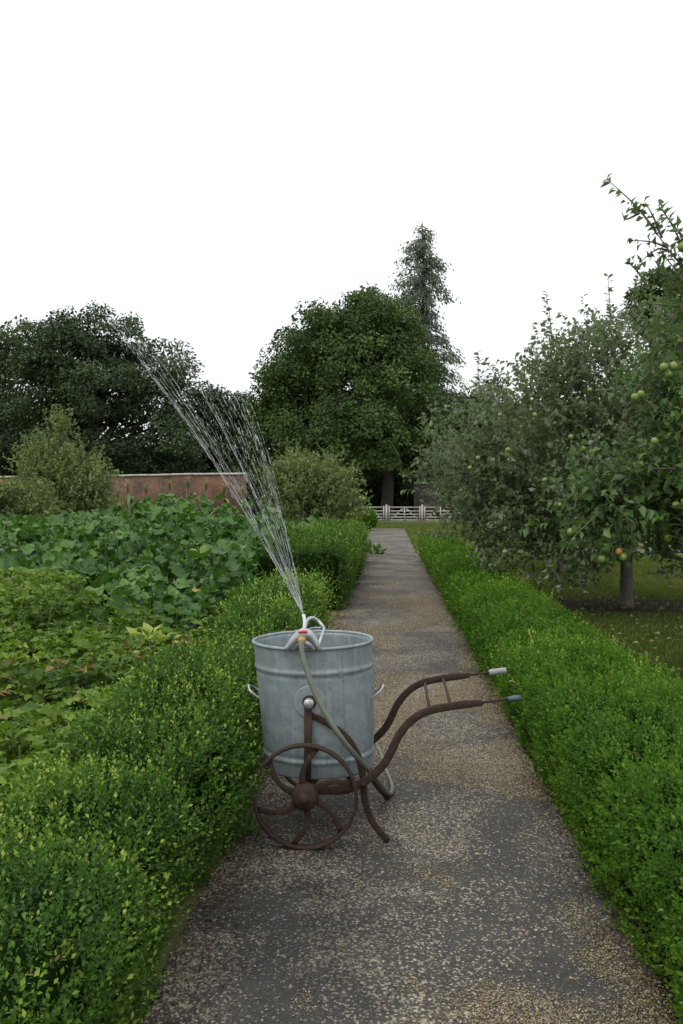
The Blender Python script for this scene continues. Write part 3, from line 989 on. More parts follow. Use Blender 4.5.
orchard_tree('apple_tree', 'nearest apple tree, fresh green leafy branches reaching in from the right edge', 'apple tree', nb, ells, 1250, .088, 'apple_near', 1.0, .10, 'apple trees on the right',
             shoots=[(np_(700, 285), np_(652, 226)), (np_(656, 232), np_(608, 180)), (np_(662, 238), np_(645, 202)), (np_(640, 213), np_(622, 212, .1)), (np_(690, 270), np_(662, 208)), (np_(668, 248), np_(632, 240)), (np_(672, 252), np_(640, 262)), (np_(690, 282), np_(652, 268)), (np_(700, 260), np_(676, 222)), (np_(700, 275), np_(660, 250)), (np_(622, 500), np_(557, 531, -.2)), (np_(640, 470), np_(590, 500, -.2)), (np_(648, 400), np_(628, 390)), (np_(650, 290), np_(628, 262)), (np_(645, 520, -.1), np_(606, 562, -.3)), (np_(600, 512, -.1), np_(566, 540, -.3))],
             apples=apC, twl=.40, nleaf=13, branches=8, wpow=.55)
# fruit trees left of the path
f1 = P(62, 505, 24)
orchard_tree('fruit_tree', 'olive-green bushy fruit tree with a pointed top, on the left before the brick wall', 'fruit tree', (f1[0], 24),
             [(f1[0], 24, 1.9, 1.35, 1.2, 1.0), (f1[0] - .1, 24, 2.45, .8, .8, .75), (f1[0] - .05, 24, 3.2, .24, .24, .9), (f1[0] - .7, 24, 1.4, 1.1, 1, .7), (f1[0] + .7, 23.8, 1.6, .75, .8, .8), (f1[0] - .5, 24, 3.0, .2, .2, .3)],
             1750, .10, 'pear', .8, .07, 'fruit trees on the left', wpow=.6, rough=1.0, shoots=[((f1[0] - .05, 24, 3.3), (f1[0] - .02, 24, 4.2)), ((f1[0] - .12, 24, 3.1), (f1[0] - .1, 24, 3.9)), ((f1[0] + .05, 24, 3.0), (f1[0] + .1, 24, 3.85)), ((f1[0], 24.1, 2.9), (f1[0] - .2, 24.1, 3.6)), ((f1[0] - .5, 24, 2.8), (f1[0] - .75, 24, 3.4)), ((f1[0] + .9, 24, 2.2), (f1[0] + 1.35, 24, 2.35))], twl=.55)
f2 = P(18, 508, 22)
orchard_tree('fruit_tree', 'low spreading fruit bush cut by the left edge of the photo', 'fruit tree', (f2[0] - .3, 22),
             [(f2[0] - .2, 22, 1.25, 1.3, 1, .68), (f2[0] - 1.4, 22, 1.5, 1, 1, .75)], 900, .10, 'pear', .5, .06, 'fruit trees on the left', twl=.4)
f3 = P(312, 500, 27)
orchard_tree('fruit_tree', 'rounded grey-green fruit tree in front of the dark tree, behind the water jets', 'fruit tree', (f3[0], 27),
             [(f3[0], 27, 1.75, 1.35, 1.3, 1.05), (f3[0] - .5, 27, 2.2, .75, .8, .7), (f3[0] + .7, 27, 1.35, .85, .9, .75)],
             1150, .105, 'pear', .7, .07, 'fruit trees on the left', rough=1.0, shoots=[((f3[0] - .8, 27, 2.6), (f3[0] - .75, 27, 3.5)), ((f3[0] - .7, 27, 2.5), (f3[0] - .6, 27, 3.2)), ((f3[0] - .9, 27, 2.2), (f3[0] - 1.1, 27, 3.1)), ((f3[0] + .3, 27, 2.5), (f3[0] + .45, 27, 2.95)), ((f3[0] + 1, 27, 1.7), (f3[0] + 1.7, 27, 1.6))], twl=.6)

# ------------------------------------------------------------------ far trees
def big_tree(name, label, cat, base, ells, ncl, cr, per, leaf, mat, trunk_r, group=None, limbs=22, flat=.6, trunk_top=None, shell=.25, rough=.8):
    bx, by = base
    root = thing(name, label, cat, (bx, by, 0), group)
    zmax = max(e[2] + e[5] for e in ells)
    w = np.array([e[3] * e[5] + e[4] * e[5] for e in ells]); w /= w.sum()
    idx = rng.choice(len(ells), ncl, p=w)
    E = np.array(ells)[idx]
    dd = rand_dirs(ncl)
    rr = rng.random(ncl) ** shell * (1 + (fbm(dd * 1.5 + idx[:, None] * 3, 2.2, 5, 3) - .5) * rough)
    cc = E[:, :3] + dd * E[:, 3:6] * rr[:, None]
    cc = cc[cc[:, 2] > .8]
    ncl = len(cc)
    mb = MB(); br = MB()
    crs = cr * rng.uniform(.55, 1.35, ncl)
    ctone = np.clip(.5 + (fbm(cc, .25, 7, 3) - .5) * .9 + rng.normal(0, .2, ncl), 0, 1)
    cen = np.array([bx, by, zmax * .45])
    cnt = np.maximum(8, (per * (crs / cr) ** 2)).astype(int)
    ci = np.repeat(np.arange(ncl), cnt)
    T = len(ci)
    off = rand_dirs(T) * (1.08 * rng.random((T, 1)) ** .42) * np.array([1, 1, flat])
    pos = cc[ci] + off * crs[ci][:, None]
    # drooping skirt: leaves follow a dome over each cluster
    pos[:, 2] -= (off[:, 0] ** 2 + off[:, 1] ** 2) * crs[ci] * .35
    outn = nrm(pos - cen)
    n_ = nrm(outn * .5 + np.array([0, 0, .6]) + rng.normal(0, .6, pos.shape))
    d = nrm(nrm(np.c_[off[:, :2], off[:, 2] * 0 - .35]) + rng.normal(0, .4, pos.shape))
    scatter(mb, FAR_T, FAR_F, pos, d, n_, leaf * rng.uniform(.6, 1.4, T), np.clip(ctone[ci] + rng.normal(0, .13, T), 0, 1))
    tt = trunk_top or zmax * .55
    V, F = tube(catmull([(bx, by, -.1), (bx + .2, by, tt * .4), (bx - .1, by, tt)], 6), np.interp(np.linspace(0, 1, 13), [0, .1, 1], [1.5, 1, .5]) * trunk_r, 10)
    br.add(V, F)
    for t in cc[rng.choice(ncl, min(limbs, ncl), replace=False)]:
        s = np.array([bx, by, rng.uniform(.35, .95) * tt])
        mid = (s + t) / 2 + np.array([0, 0, .6]) + rng.normal(0, .3, 3)
        V, F = tube(catmull([s, mid, t], 5), np.linspace(trunk_r * .4, .03, 11), 5)
        br.add(V, F)
    br.build('trunk', M['bark'], root, smooth=True, loc=root.location)
    mb.build('crown', M[mat], root, loc=root.location)
    return root


def ell(px, py, Y, rx_px, rz_px, ry=None):
    c = P(px, py, Y)
    s = Y / FPX
    return (c[0], c[1], c[2], rx_px * s, (rx_px if ry is None else ry) * s, rz_px * s)


OY = 85
rng = np.random.default_rng(21)
ob_ = P(95, 500, OY)
big_tree('oak_tree', 'broad dark oak behind the brick wall with sky showing through its crown', 'oak', (ob_[0], OY),
         [ell(95, 372, OY, 68, 52), ell(60, 350, OY, 42, 36), ell(150, 385, OY + 2, 42, 48), ell(105, 330, OY, 32, 26), ell(35, 400, OY, 50, 50), ell(160, 440, OY, 50, 35), ell(90, 440, OY, 60, 35), ell(178, 372, OY, 16, 14)],
         390, 1.3, 200, .30, 'oak', .6, 'trees beyond the walls', 60, flat=.65)
ob2 = P(0, 500, 92)
big_tree('oak_tree', 'dark oak cut by the left edge of the photo, behind the pointed fruit tree', 'oak', (ob2[0], 92),
         [ell(-12, 370, 92, 40, 46), ell(-10, 430, 92, 60, 55), ell(15, 350, 92, 20, 22), ell(-50, 360, 92, 50, 50)], 240, 1.3, 190, .32, 'oak', .55, 'trees beyond the walls', 40)
ob3 = P(222, 500, 95)
big_tree('oak_tree', 'lower dark tree behind the wall, between the oak and the domed tree', 'tree', (ob3[0], 95),
         [ell(222, 425, 95, 32, 32), ell(245, 445, 95, 30, 45), ell(200, 425, 95, 24, 45), ell(225, 460, 95, 48, 30), ell(242, 410, 95, 14, 18)], 190, 1.2, 180, .30, 'oak', .45, 'trees beyond the walls', 30)
LY = 74
lb = P(386, 505, LY)
big_tree('broadleaf_tree', 'massive domed green tree behind the gates at the end of the path', 'tree', (lb[0], LY),
         [ell(345, 385, LY, 82, 70), ell(330, 345, LY, 52, 38), ell(375, 340, LY, 40, 36), ell(298, 405, LY, 46, 50), ell(360, 318, LY, 34, 24), ell(400, 395, LY, 42, 55), ell(290, 440, LY, 40, 32), ell(415, 440, LY, 28, 38), ell(345, 430, LY - 4, 68, 36), ell(330, 320, LY, 24, 16), ell(335, 462, LY + 4, 60, 18), ell(425, 462, LY + 4, 24, 26)],
         660, 1.0, 190, .26, 'lime', .55, 'trees beyond the walls', 50, trunk_top=12, rough=.34, flat=.85, shell=.2)
lb2 = P(378, 500, 88)
big_tree('broadleaf_tree', 'taller lighter treetop showing above the domed tree, left of the conifer', 'tree', (lb2[0], 88),
         [ell(372, 315, 88, 24, 22), ell(392, 325, 88, 28, 26), ell(385, 380, 88, 40, 60), ell(370, 297, 88, 10, 10)], 150, 1.0, 170, .28, 'lime', .4, 'trees beyond the walls', 20)
ub = P(440, 500, 90)
big_tree('broadleaf_tree', 'dark tree right of the conifer foot, behind the apple trees', 'tree', (ub[0] + 2, 90),
         [ell(446, 440, 90, 26, 40), ell(480, 430, 90, 40, 50), ell(540, 440, 90, 60, 40), ell(425, 460, 90, 25, 35)], 230, 1.2, 180, .30, 'oak', .4, 'trees beyond the walls', 20)
rb = P(672, 500, 42)
big_tree('broadleaf_tree', 'dark rounded treetop behind the nearest apple tree at the right edge', 'tree', (rb[0] + 1, 42),
         [ell(672, 312, 42, 38, 40), ell(720, 330, 42, 60, 60), ell(690, 400, 42, 60, 60)], 330, .55, 190, .16, 'lime', .3, 'trees beyond the walls', 20)


def conifer(px, Y, ztop, rbase, label):
    c = P(px, 500, Y)
    bx = c[0]
    root = thing('conifer_tree', label, 'conifer', (bx, Y, 0), 'trees beyond the walls')
    br = MB(); mb = MB()
    V, F = tube([(bx, Y, 0), (bx + .15, Y, ztop * .5), (bx, Y, ztop)], [.55, .3, .04], 8); br.add(V, F)
    zb = 8
    nb_ = 185
    for i in range(nb_):
        t = (i + rng.random()) / nb_
        zz = zb + (ztop - .3 - zb) * t
        prof = np.interp(t, [0, .15, .45, .8, .93, 1], [.95, 1.0, .95, .66, .42, .05])
        L = rbase * prof * rng.uniform(.5, 1.25)
        a = rng.uniform(0, 2 * PI)
        o = np.array([math.cos(a), math.sin(a), 0])
        s = np.array([bx, Y, zz])
        pts = catmull([s, s + o * L * .5 + np.array([0, 0, .12 * L]), s + o * L + np.array([0, 0, -.15 * L])], 4)
        V, F = tube(pts, np.linspace(.07, .02, len(pts)), 4); br.add(V, F)
        k = int(40 * L)
        u = rng.random(k) ** .7
        pos = s + o * (L * u)[:, None] + np.array([0, 0, 1]) * (L * (.2 * u - .35 * u * u))[:, None]
        pos += rng.normal(0, 1, (k, 3)) * np.array([.42, .42, .25]) * (.5 + .5 * u)[:, None]
        pos[:, 2] -= rng.random(k) * .55
        d = nrm(o * .6 + np.array([0, 0, -.9]) + rng.normal(0, .45, (k, 3)))
        scatter(mb, FAR_T * np.array([.55, 1, 1]), FAR_F, pos, d, rand_dirs(k), .42 * rng.uniform(.6, 1.3, k), np.clip(.5 + rng.normal(0, .2, k), 0, 1))
    br.build('trunk', M['bark'], root, smooth=True, loc=root.location)
    mb.build('crown', M['conifer'], root, loc=root.location)


conifer(422, 108, P(410, 222, 108)[2], 4.2, 'tall narrow grey-green conifer rising above the domed tree')

# far woodland floor, one mass nobody could count
mb = MB()
cnt = 90000
px = rng.uniform(-140, 720, cnt)
Yb = rng.uniform(98, 112, cnt)
xw = (px - 391) / FPX * Yb
zz = rng.random(cnt) ** .8 * (5.0 + 5 * fbm(np.c_[xw, xw * 0], .12, 8, 3))
scatter(mb, FAR_T, FAR_F, np.c_[xw, Yb, zz], rand_dirs(cnt), nrm(np.array([0, -.6, .6]) + rng.normal(0, .6, (cnt, 3))), .75 * rng.uniform(.6, 1.3, cnt), np.clip(.35 + (fbm(np.c_[xw, zz], .5, 4) - .5) + rng.normal(0, .1, cnt), 0, 1))
tag(mb.build('woodland', M['oak']), 'dark woodland undergrowth far beyond the walls and gates', 'woodland', kind='stuff')

# laurel-like dark shrubs under the domed tree
for px, Y, r, hz, lb_ in ((292, 80, 3.6, 2.6, 'dark shrub under the domed tree, leftmost, behind the rounded fruit tree'), (345, 82, 3.2, 2.8, 'dark shrub in the shade just left of the big trunk'), (408, 84, 3.0, 2.2, 'dark shrub in the shade just right of the big trunk')):
    c = P(px, 500, Y)
    ball_bush('shrub', lb_, 'shrub', (c[0], Y, hz), r, M['oak'], .34, 9000, int(px))

# ------------------------------------------------------------------ walls
def wall(name, label, a, b, h, t, mat, cap=.12):
    a = np.array(a, float); b = np.array(b, float)
    L = np.linalg.norm(b - a)
    ang = math.atan2(b[1] - a[1], b[0] - a[0])
    root = thing(name, label, 'wall', ((a[0] + b[0]) / 2, (a[1] + b[1]) / 2, 0))
    root.rotation_euler = (0, 0, ang)
    mb = MB(); V, F = box((0, 0, h / 2), (L, t, h)); mb.add(V, F)
    mb.build('brickwork', mat, root)
    mb = MB()
    nst = int(L / .9)
    for i in range(nst):
        V, F = box((-L / 2 + (i + .5) * L / nst, 0, h + cap / 2 + rng.normal(0, .014)), (L / nst - .012, t + .14, cap)); mb.add(V, F)
    mb.build('coping', M['coping'], root)
    return root


wa, wb = P(245, 500, 57), P(-120, 500, 70)
wall('brick_wall', 'old red brick garden wall with pale coping, behind the vegetable bed on the left', (wb[0], wb[1]), (wa[0], wa[1]), 3.22, .4, M['brick'])
wr0 = P(414, 500, 72)
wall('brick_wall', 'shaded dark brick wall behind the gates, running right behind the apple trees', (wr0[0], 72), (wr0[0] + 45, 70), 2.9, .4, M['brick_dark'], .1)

# ------------------------------------------------------------------ gates
GY = 62
def five_bar_gate(px0, px1, label):
    a = P(px0, 500, GY)[0]; b = P(px1, 500, GY)[0]
    w = b - a
    root = thing('field_gate', label, 'gate', ((a + b) / 2, GY, 0), 'white timber gates at the end of the path')
    def part(name, V, F):
        mb = MB(); mb.add(V, F); return mb.build(name, M['pale_wood'], root)
    for z in (.22, .42, .62, .84, 1.10):
        part('rail', *box((0, 0, z), (w - .02, .035, .085)))
    for s in (-1, 1):
        part('stile', *box((s * (w / 2 - .05), -.045, .66), (.09, .05, 1.06)))
    part('stile', *box((0, -.045, .66), (.08, .05, .98)))
    part('brace', *ribbon([(-w / 2 + .12, .04, .2), (-.05, .04, 1.1)], .085, .035))
    part('brace', *ribbon([(w / 2 - .12, .04, .2), (.05, .04, 1.1)], .085, .035))


five_bar_gate(355.5, 384.5, 'leftmost pale five-bar gate, partly behind the rounded bush')
five_bar_gate(388.5, 420.5, 'middle pale five-bar gate, facing the end of the path')
five_bar_gate(424, 457, 'rightmost pale five-bar gate, its end hidden by apple branches')
for px, lb_ in ((386.5, 'pale timber gate post between the left and middle gates'), (422.2, 'pale timber gate post between the middle and right gates'), (459, 'pale timber gate post at the right end, behind apple leaves')):
    x = P(px, 500, GY)[0]
    mb = MB(); V, F = box((0, 0, .62), (.15, .15, 1.26)); mb.add(V, F)
    V, F = box((0, 0, 1.275), (.12, .12, .05)); mb.add(V, F)
    tag(mb.build('gate_post', M['pale_wood'], loc=(0, 0, 0)), lb_, 'gate post', 'timber gate posts').location = (x, GY, 0)

# ------------------------------------------------------------------ lawn blades
cnt = 150000
y = rng.uniform(6.2, 26, cnt); x = 1.66 + rng.random(cnt) * (.36 * y)
soil = ((x - 3.62) / 2.1) ** 2 + ((y - 13.7) / 1.05) ** 2 < .95
k = ~soil | (rng.random(cnt) < .05)
x, y = x[k], y[k]
c2 = 45000
y2 = rng.uniform(25, 61, c2); x2 = rng.uniform(-2.6, 5.5, c2)
k = ~((x2 > -1.05) & (x2 < .75) & (y2 < 50.3)); 
x = np.r_[x, x2[k]]; y = np.r_[y, y2[k]]
n_ = len(x)
mb = MB()
az = rng.uniform(0, 2 * PI, n_)
scatter(mb, GRASS_T, GRASS_F, np.c_[x, y, np.zeros(n_)], nrm(np.c_[.5 * np.cos(az), .5 * np.sin(az), np.ones(n_)]), np.c_[np.sin(az), np.cos(az), .2 + 0 * az], np.interp(y, [6, 25, 60], [.055, .075, .10]) * rng.uniform(.5, 1.3, n_), np.clip(.45 + (fbm(np.c_[x, y], .6, 6, 3) - .5) * .9 + rng.normal(0, .15, n_), 0, 1), wscale=np.interp(y, [6, 25, 60], [.16, .3, .6]))
tag(mb.build('grass', M['grass']), 'short green grass of the lawn under the apple trees', 'grass', kind='stuff')

# fallen pale leaves on the lawn
mb = MB()
k = 260
y = rng.uniform(8, 15, k); x = 1.9 + rng.random(k) * (.34 * y - 1.0)
az = rng.uniform(0, 2 * PI, k)
scatter(mb, APPLE_T, LEAF_TF, np.c_[x, y, np.full(k, .045)], np.c_[np.cos(az), np.sin(az), 0 * az + .1], nrm(np.c_[rng.normal(0, .3, (k, 2)), np.ones(k)]), rng.uniform(.05, .09, k), np.full(k, .95))
tag(mb.build('fallen_leaves', M['corn']), 'dry fallen leaves strewn on the lawn below the apple trees', 'fallen leaves', kind='stuff')

rng = np.random.default_rng(33)
# ------------------------------------------------------------------ the water barrow
FN, FF = 4.16, 4.78          # near / far frame planes
WN, WF = 4.075, 4.865        # wheel planes
TC_Y = 4.47
top_c = P(313.5, 641, TC_Y); bot_c = P(320, 772, TC_Y)
bar = thing('water_barrow', 'rusty iron-wheeled water barrow with a tipping galvanised tank on the path', 'water barrow', (top_c[0], TC_Y, 0))
ZT = .90; ZB = .285; HT = ZT - ZB


def to_part(mb, name, mat, parent, smooth=True):
    o = mb.build(name, mat, None, smooth=smooth)
    o.parent = parent
    if parent.type == 'EMPTY':
        o.matrix_parent_inverse = Matrix.Translation(-parent.location)
    return o


# tank: lathe with rolled beads, leaning a little
RT, RB = .293, .272
prof = []
for z in np.linspace(0, HT, 90):
    r = RB + (RT - RB) * z / HT
    for zc, wd, am in ((.075, .010, .0055), (.095, .008, -.003), (HT - .115, .010, .0055), (HT - .135, .008, -.002)):
        r += am * math.exp(-((z - zc) / wd) ** 2)
    prof.append((r, z))
prof = [(0.001, .02), (RB - .02, .02), (RB - .006, 0)] + prof + [(RT + .004, HT + .004), (RT - .005, HT + .005), (RT - .006, HT - .02)] + [(RB + (RT - RB) * z / HT - .006, z) for z in np.linspace(HT - .04, .35 * HT, 12)]
TV, TF_ = lathe(prof, 96)
tilt = math.atan2(bot_c[0] - top_c[0], HT)
def tank_xf(V):
    V = np.array(V, float)
    dent = (fbm(V, 5, 3, 2) - .5) * .006
    rad = nrm(V * np.array([1, 1, 0]))
    V = V + rad * dent[:, None]
    # slightly out of round at the left of the rim
    a = np.arctan2(V[:, 1], V[:, 0])
    V[:, 0] += -.006 * np.exp(-((np.abs(a) - PI) / .5) ** 2) * V[:, 2] / HT
    z = V[:, 2] - HT
    x = V[:, 0]
    return np.c_[top_c[0] + x * math.cos(tilt) - z * math.sin(tilt), TC_Y + V[:, 1], ZT + z * math.cos(tilt) + x * math.sin(tilt) * .25]
mb = MB(); mb.add(tank_xf(TV), TF_)
tank = to_part(mb, 'tank', M['zinc'], bar)
# rolled rim
ang = np.linspace(0, 2 * PI, 97)
rim = np.c_[(RT + .001) * np.cos(ang), (RT + .001) * np.sin(ang), np.full(97, HT + .002)]
mb = MB(); V, F = tube(tank_xf(rim), .0085, 8, False); mb.add(V, F)
to_part(mb, 'rim', M['zinc'], tank)
# riveted side seam
zz_ = np.linspace(.012, HT - .012, 40)
mb = MB()
for a0_ in (-1.05,):
    V = []
    for z_ in zz_:
        r_ = RB + (RT - RB) * z_ / HT + .0022
        for zc, wd, am in ((.075, .010, .0055), (.095, .008, -.003), (HT - .115, .010, .0055), (HT - .135, .008, -.002)):
            r_ += am * math.exp(-((z_ - zc) / wd) ** 2)
        for da, dr in ((-.045, -.003), (-.042, 0), (.042, 0), (.045, -.003)):
            V.append(((r_ + dr) * math.cos(a0_ + da), (r_ + dr) * math.sin(a0_ + da), z_))
    mb.add(tank_xf(V), [np.array([(i * 4 + k, i * 4 + k + 1, (i + 1) * 4 + k + 1, (i + 1) * 4 + k) for i in range(39) for k in range(3)])])
    for z_ in np.linspace(.04, HT - .04, 9):
        r_ = RB + (RT - RB) * z_ / HT + .004
        V, F = lathe([(.0003, -.002), (.0045, -.0015), (.0045, .0015), (.0003, .0025)], 8)
        mb.add(tank_xf(V + np.array([r_ * math.cos(a0_), r_ * math.sin(a0_), z_])), F)
to_part(mb, 'seam', M['zinc'], tank)
# water standing in the tank
mb = MB(); a = np.linspace(0, 2 * PI, 48, endpoint=False)
zw = .55 * HT; rw = RB + (RT - RB) * .55 - .008
mb.add(tank_xf(np.c_[rw * np.cos(a), rw * np.sin(a), np.full(48, zw)]), [np.arange(48)[None]])
wm, nt, bb, _ = new_mat('tank_water'); bb.inputs['Base Color'].default_value = (.03, .04, .035, 1); bb.inputs['Roughness'].default_value = .08
to_part(mb, 'water', wm, tank, False)
# lug handles left and right
for s, hx, hy in ((-1, 249, 690), (1, 380, 692)):
    zc = HT - .245
    r0 = RB + (RT - RB) * zc / HT
    pts = catmull([(s * (r0 - .01), -.055, zc - .035), (s * (r0 + .035), -.05, zc + .0), (s * (r0 + .05), 0, zc + .018), (s * (r0 + .035), .05, zc + .0), (s * (r0 - .01), .055, zc - .035)], 6)
    mb = MB(); V, F = tube(tank_xf(pts), .0065, 8); mb.add(V, F)
    to_part(mb, 'carry_handle', M['steel'], tank)
# trunnion plates and bolts
pv = P(309, 703, FN)
for s, yp in ((-1, TC_Y - .284), (1, TC_Y + .284)):
    a = np.linspace(0, 2 * PI, 40, endpoint=False)
    def disc(r, y0, y1, sg=40, bulge=0):
        aa = np.linspace(0, 2 * PI, sg, endpoint=False)
        V = [(pv[0] + q * math.cos(t), yy_, pv[2] + q * math.sin(t)) for q, yy_ in ((r, y0), (r, y1), (r * .6, y1 + s * bulge), (.0005, y1 + s * bulge * 1.3)) for t in aa]
        q = [(i * sg + k, i * sg + (k + 1) % sg, (i + 1) * sg + (k + 1) % sg, (i + 1) * sg + k) for i in range(3) for k in range(sg)]
        return np.array(V), [np.array(q)]
    mb = MB(); V, F = [], None
    for q_ in (.074, .074, .071, .05, .0005):
        for t_ in np.linspace(0, 2 * PI, 40, endpoint=False):
            xx_ = pv[0] + q_ * math.cos(t_)
            dx_ = xx_ - (top_c[0] + bot_c[0]) / 2
            V.append((xx_, TC_Y + s * (math.sqrt(.290 ** 2 - dx_ ** 2) + (-.004 if len(V) < 40 else .0035)), pv[2] + q_ * math.sin(t_)))
    F = [np.array([(i * 40 + k, i * 40 + (k + 1) % 40, (i + 1) * 40 + (k + 1) % 40, (i + 1) * 40 + k) for i in range(4) for k in range(40)])]
    mb.add(V, F)
    to_part(mb, 'pivot_plate', M['zinc'], tank, False)
    mb = MB(); V, F = disc(.033, yp + s * .0035, yp + s * .016, 24); mb.add(V, F)
    to_part(mb, 'pivot_washer', M['rust'], tank, False)
    mb = MB(); V, F = disc(.024, yp + s * .022, yp + s * .052, 16, .006); mb.add(V, F)
    to_part(mb, 'pivot_bolt', M['steel'], tank, False)

HUB = P(305, 797, WN)
HUBZ = .247
# frame pieces, once per side
def frame_side(Y, near):
    def q(px, py):      # layout measured on the near plane, then set on plane Y
        p = P(px, py, FN)
        return np.array([p[0], Y, p[2]])
    mb = MB()
    V, F = ribbon([q(308, 706), q(308, 750), (HUB[0], Y, HUBZ)], .036, .012); mb.add(V, F)
    to_part(mb, 'upright', M['rust'], bar, False)
    mb = MB()
    dy = np.array([0, -.014, 0]) if near else np.array([0, .014, 0])
    pts = catmull([(HUB[0], Y, HUBZ + .01), q(340, 789), q(362, 782), q(384, 763), q(400, 733), q(415, 717), q(433, 709), q(458, 704.5), q(482, 702)], 7)
    V, F = ribbon(pts + dy, np.interp(np.linspace(0, 1, len(pts)), [0, .2, .6, .92, 1], [.042, .040, .036, .036, .026]), .013); mb.add(V, F)
    V, F = tube([q(480, 702) + dy, q(496, 700) + dy, q(509, 698) + dy], .0062, 8); mb.add(V, F)
    rail = to_part(mb, 'handle_bar', M['rust'], bar, False)
    mb = MB()
    if near:
        pts = [q(507, 698.6) + dy, q(511, 698) + dy, q(516, 697.6) + dy, q(520.5, 697) + dy]
        V, F = tube(pts, [.0115, .0125, .0145, .012], 12); mb.add(V, F)
    else:
        V, F = tube([q(504, 699) + dy, q(506, 698.6) + dy, q(522, 696.5) + dy, q(524, 696.3) + dy], [.0135, .016, .016, .0135], 12); mb.add(V, F)
    g = to_part(mb, 'grip', M['grip_dark'] if near else M['grip_pale'], rail)
    mb = MB()
    pts = catmull([q(311, 716), q(327, 724), q(345, 737), q(357, 755), q(363, 778), q(364.5, 800), q(372, 822), q(388, 842)], 7)
    g0 = pts[-1, 2]
    pts[:, 2] = np.where(pts[:, 2] < .2, (pts[:, 2] - g0) / (.2 - g0) * (.2 - .012) + .012, pts[:, 2])
    V, F = ribbon(pts - dy, np.interp(np.linspace(0, 1, len(pts)), [0, .5, 1], [.028, .034, .028]), .012); mb.add(V, F)
    to_part(mb, 'leg', M['rust'], bar, False)
    mb = MB()
    c = q(364, 783)
    aa = np.linspace(0, 2 * PI, 12, endpoint=False)
    o = -1 if near else 1
    V, F = tube([c + np.array([0, o * .018, 0]), c + np.array([0, o * .034, 0])], .012, 10); mb.add(V, F)
    to_part(mb, 'bolt', M['rust'], bar)


frame_side(FN, True)
frame_side(FF, False)
# rungs between the handles
for px, py in ((430, 711), (451, 706)):
    a = P(px, py, FN); b = np.array([a[0], FF, a[2]])
    mb = MB(); V, F = tube([a, (a + b) / 2, b], .0075, 8); mb.add(V, F)
    to_part(mb, 'rung', M['rust'], bar)
mb = MB(); V, F = tube([(HUB[0], WN - .03, HUBZ), (HUB[0], WF + .03, HUBZ)], .016, 12); mb.add(V, F)
to_part(mb, 'axle', M['rust'], bar)


def wheel(Y, s):
    R_ = .240
    ring = MB()
    ang = np.linspace(0, 2 * PI, 73)[:-1]
    V = []
    for r, dy in ((R_, -.022), (R_ + .0035, 0), (R_, .022), (R_ - .012, .021), (R_ - .0145, 0), (R_ - .012, -.021)):
        V.append(np.c_[HUB[0] + r * np.cos(ang), np.full(72, Y + dy), HUBZ + r * np.sin(ang)])
    V = np.vstack(V)
    F = [(i * 72 + k, i * 72 + (k + 1) % 72, ((i + 1) % 6) * 72 + (k + 1) % 72, ((i + 1) % 6) * 72 + k) for i in range(6) for k in range(72)]
    ring.add(V, [np.array(F)])
    w = to_part(ring, 'wheel', M['rust'], bar)
    hub = MB()
    prof = [(.001, -.066), (.016, -.065), (.019, -.060), (.020, -.046), (.034, -.043), (.049, -.036), (.060, -.02), (.064, 0), (.062, .02), (.03, .03), (.001, .03)]
    V, F = lathe(prof, 28)
    V = np.c_[HUB[0] + V[:, 0], Y + s * -V[:, 2] * -1 if False else Y + V[:, 2] * (1 if s < 0 else -1), HUBZ + V[:, 1]]
    hub.add(V, F)
    to_part(hub, 'hub', M['rust'], w)
    for k in range(6):
        a0 = math.radians(100 + 60 * k)
        pts = []
        for t in np.linspace(0, 1, 10):
            r = .05 + (R_ - .012 - .05) * t
            aa = a0 - .42 * math.sin(t * PI * .55) * t
            pts.append((HUB[0] + r * math.cos(aa), Y - s * 0 + (1 if s > 0 else -1) * .012 * math.sin(t * PI), HUBZ + r * math.sin(aa)))
        sp = MB()
        V, F = ribbon(pts, np.interp(np.linspace(0, 1, 10), [0, .5, 1], [.036, .022, .028]), .007); sp.add(V, F)
        to_part(sp, 'spoke', M['rust'], w, False)


wheel(WN, -1)
wheel(WF, 1)

# ------------------------------------------------------------------ sprinkler on the front rim
SY = TC_Y - .283
def sp_(px, py, dy=0): return P(px, py, SY + dy)
S0 = sp_(303, 645)
spr = thing('lawn_sprinkler', 'silver oscillating lawn sprinkler perched on the tank rim', 'sprinkler', S0)
# body foot: arched wing plate across the rim
mb = MB()
pts = catmull([sp_(287, 648.5, -.02), sp_(291, 644, -.02), sp_(297, 638, -.02), sp_(303, 634.5, -.02), sp_(309, 635, -.02), sp_(314, 640, -.02), sp_(318, 647, -.02)], 6)
V, F = ribbon(pts, np.interp(np.linspace(0, 1, len(pts)), [0, .5, 1], [.022, .058, .024]), .05); mb.add(V, F)
pts = catmull([sp_(291, 648, -.018), sp_(297, 644, -.02), sp_(303, 642.5, -.02), sp_(310, 644, -.018), sp_(316, 649, -.016)], 6)
V, F = ribbon(pts, .034, .045); mb.add(V, F)
to_part(mb, 'body', M['silver'], spr)
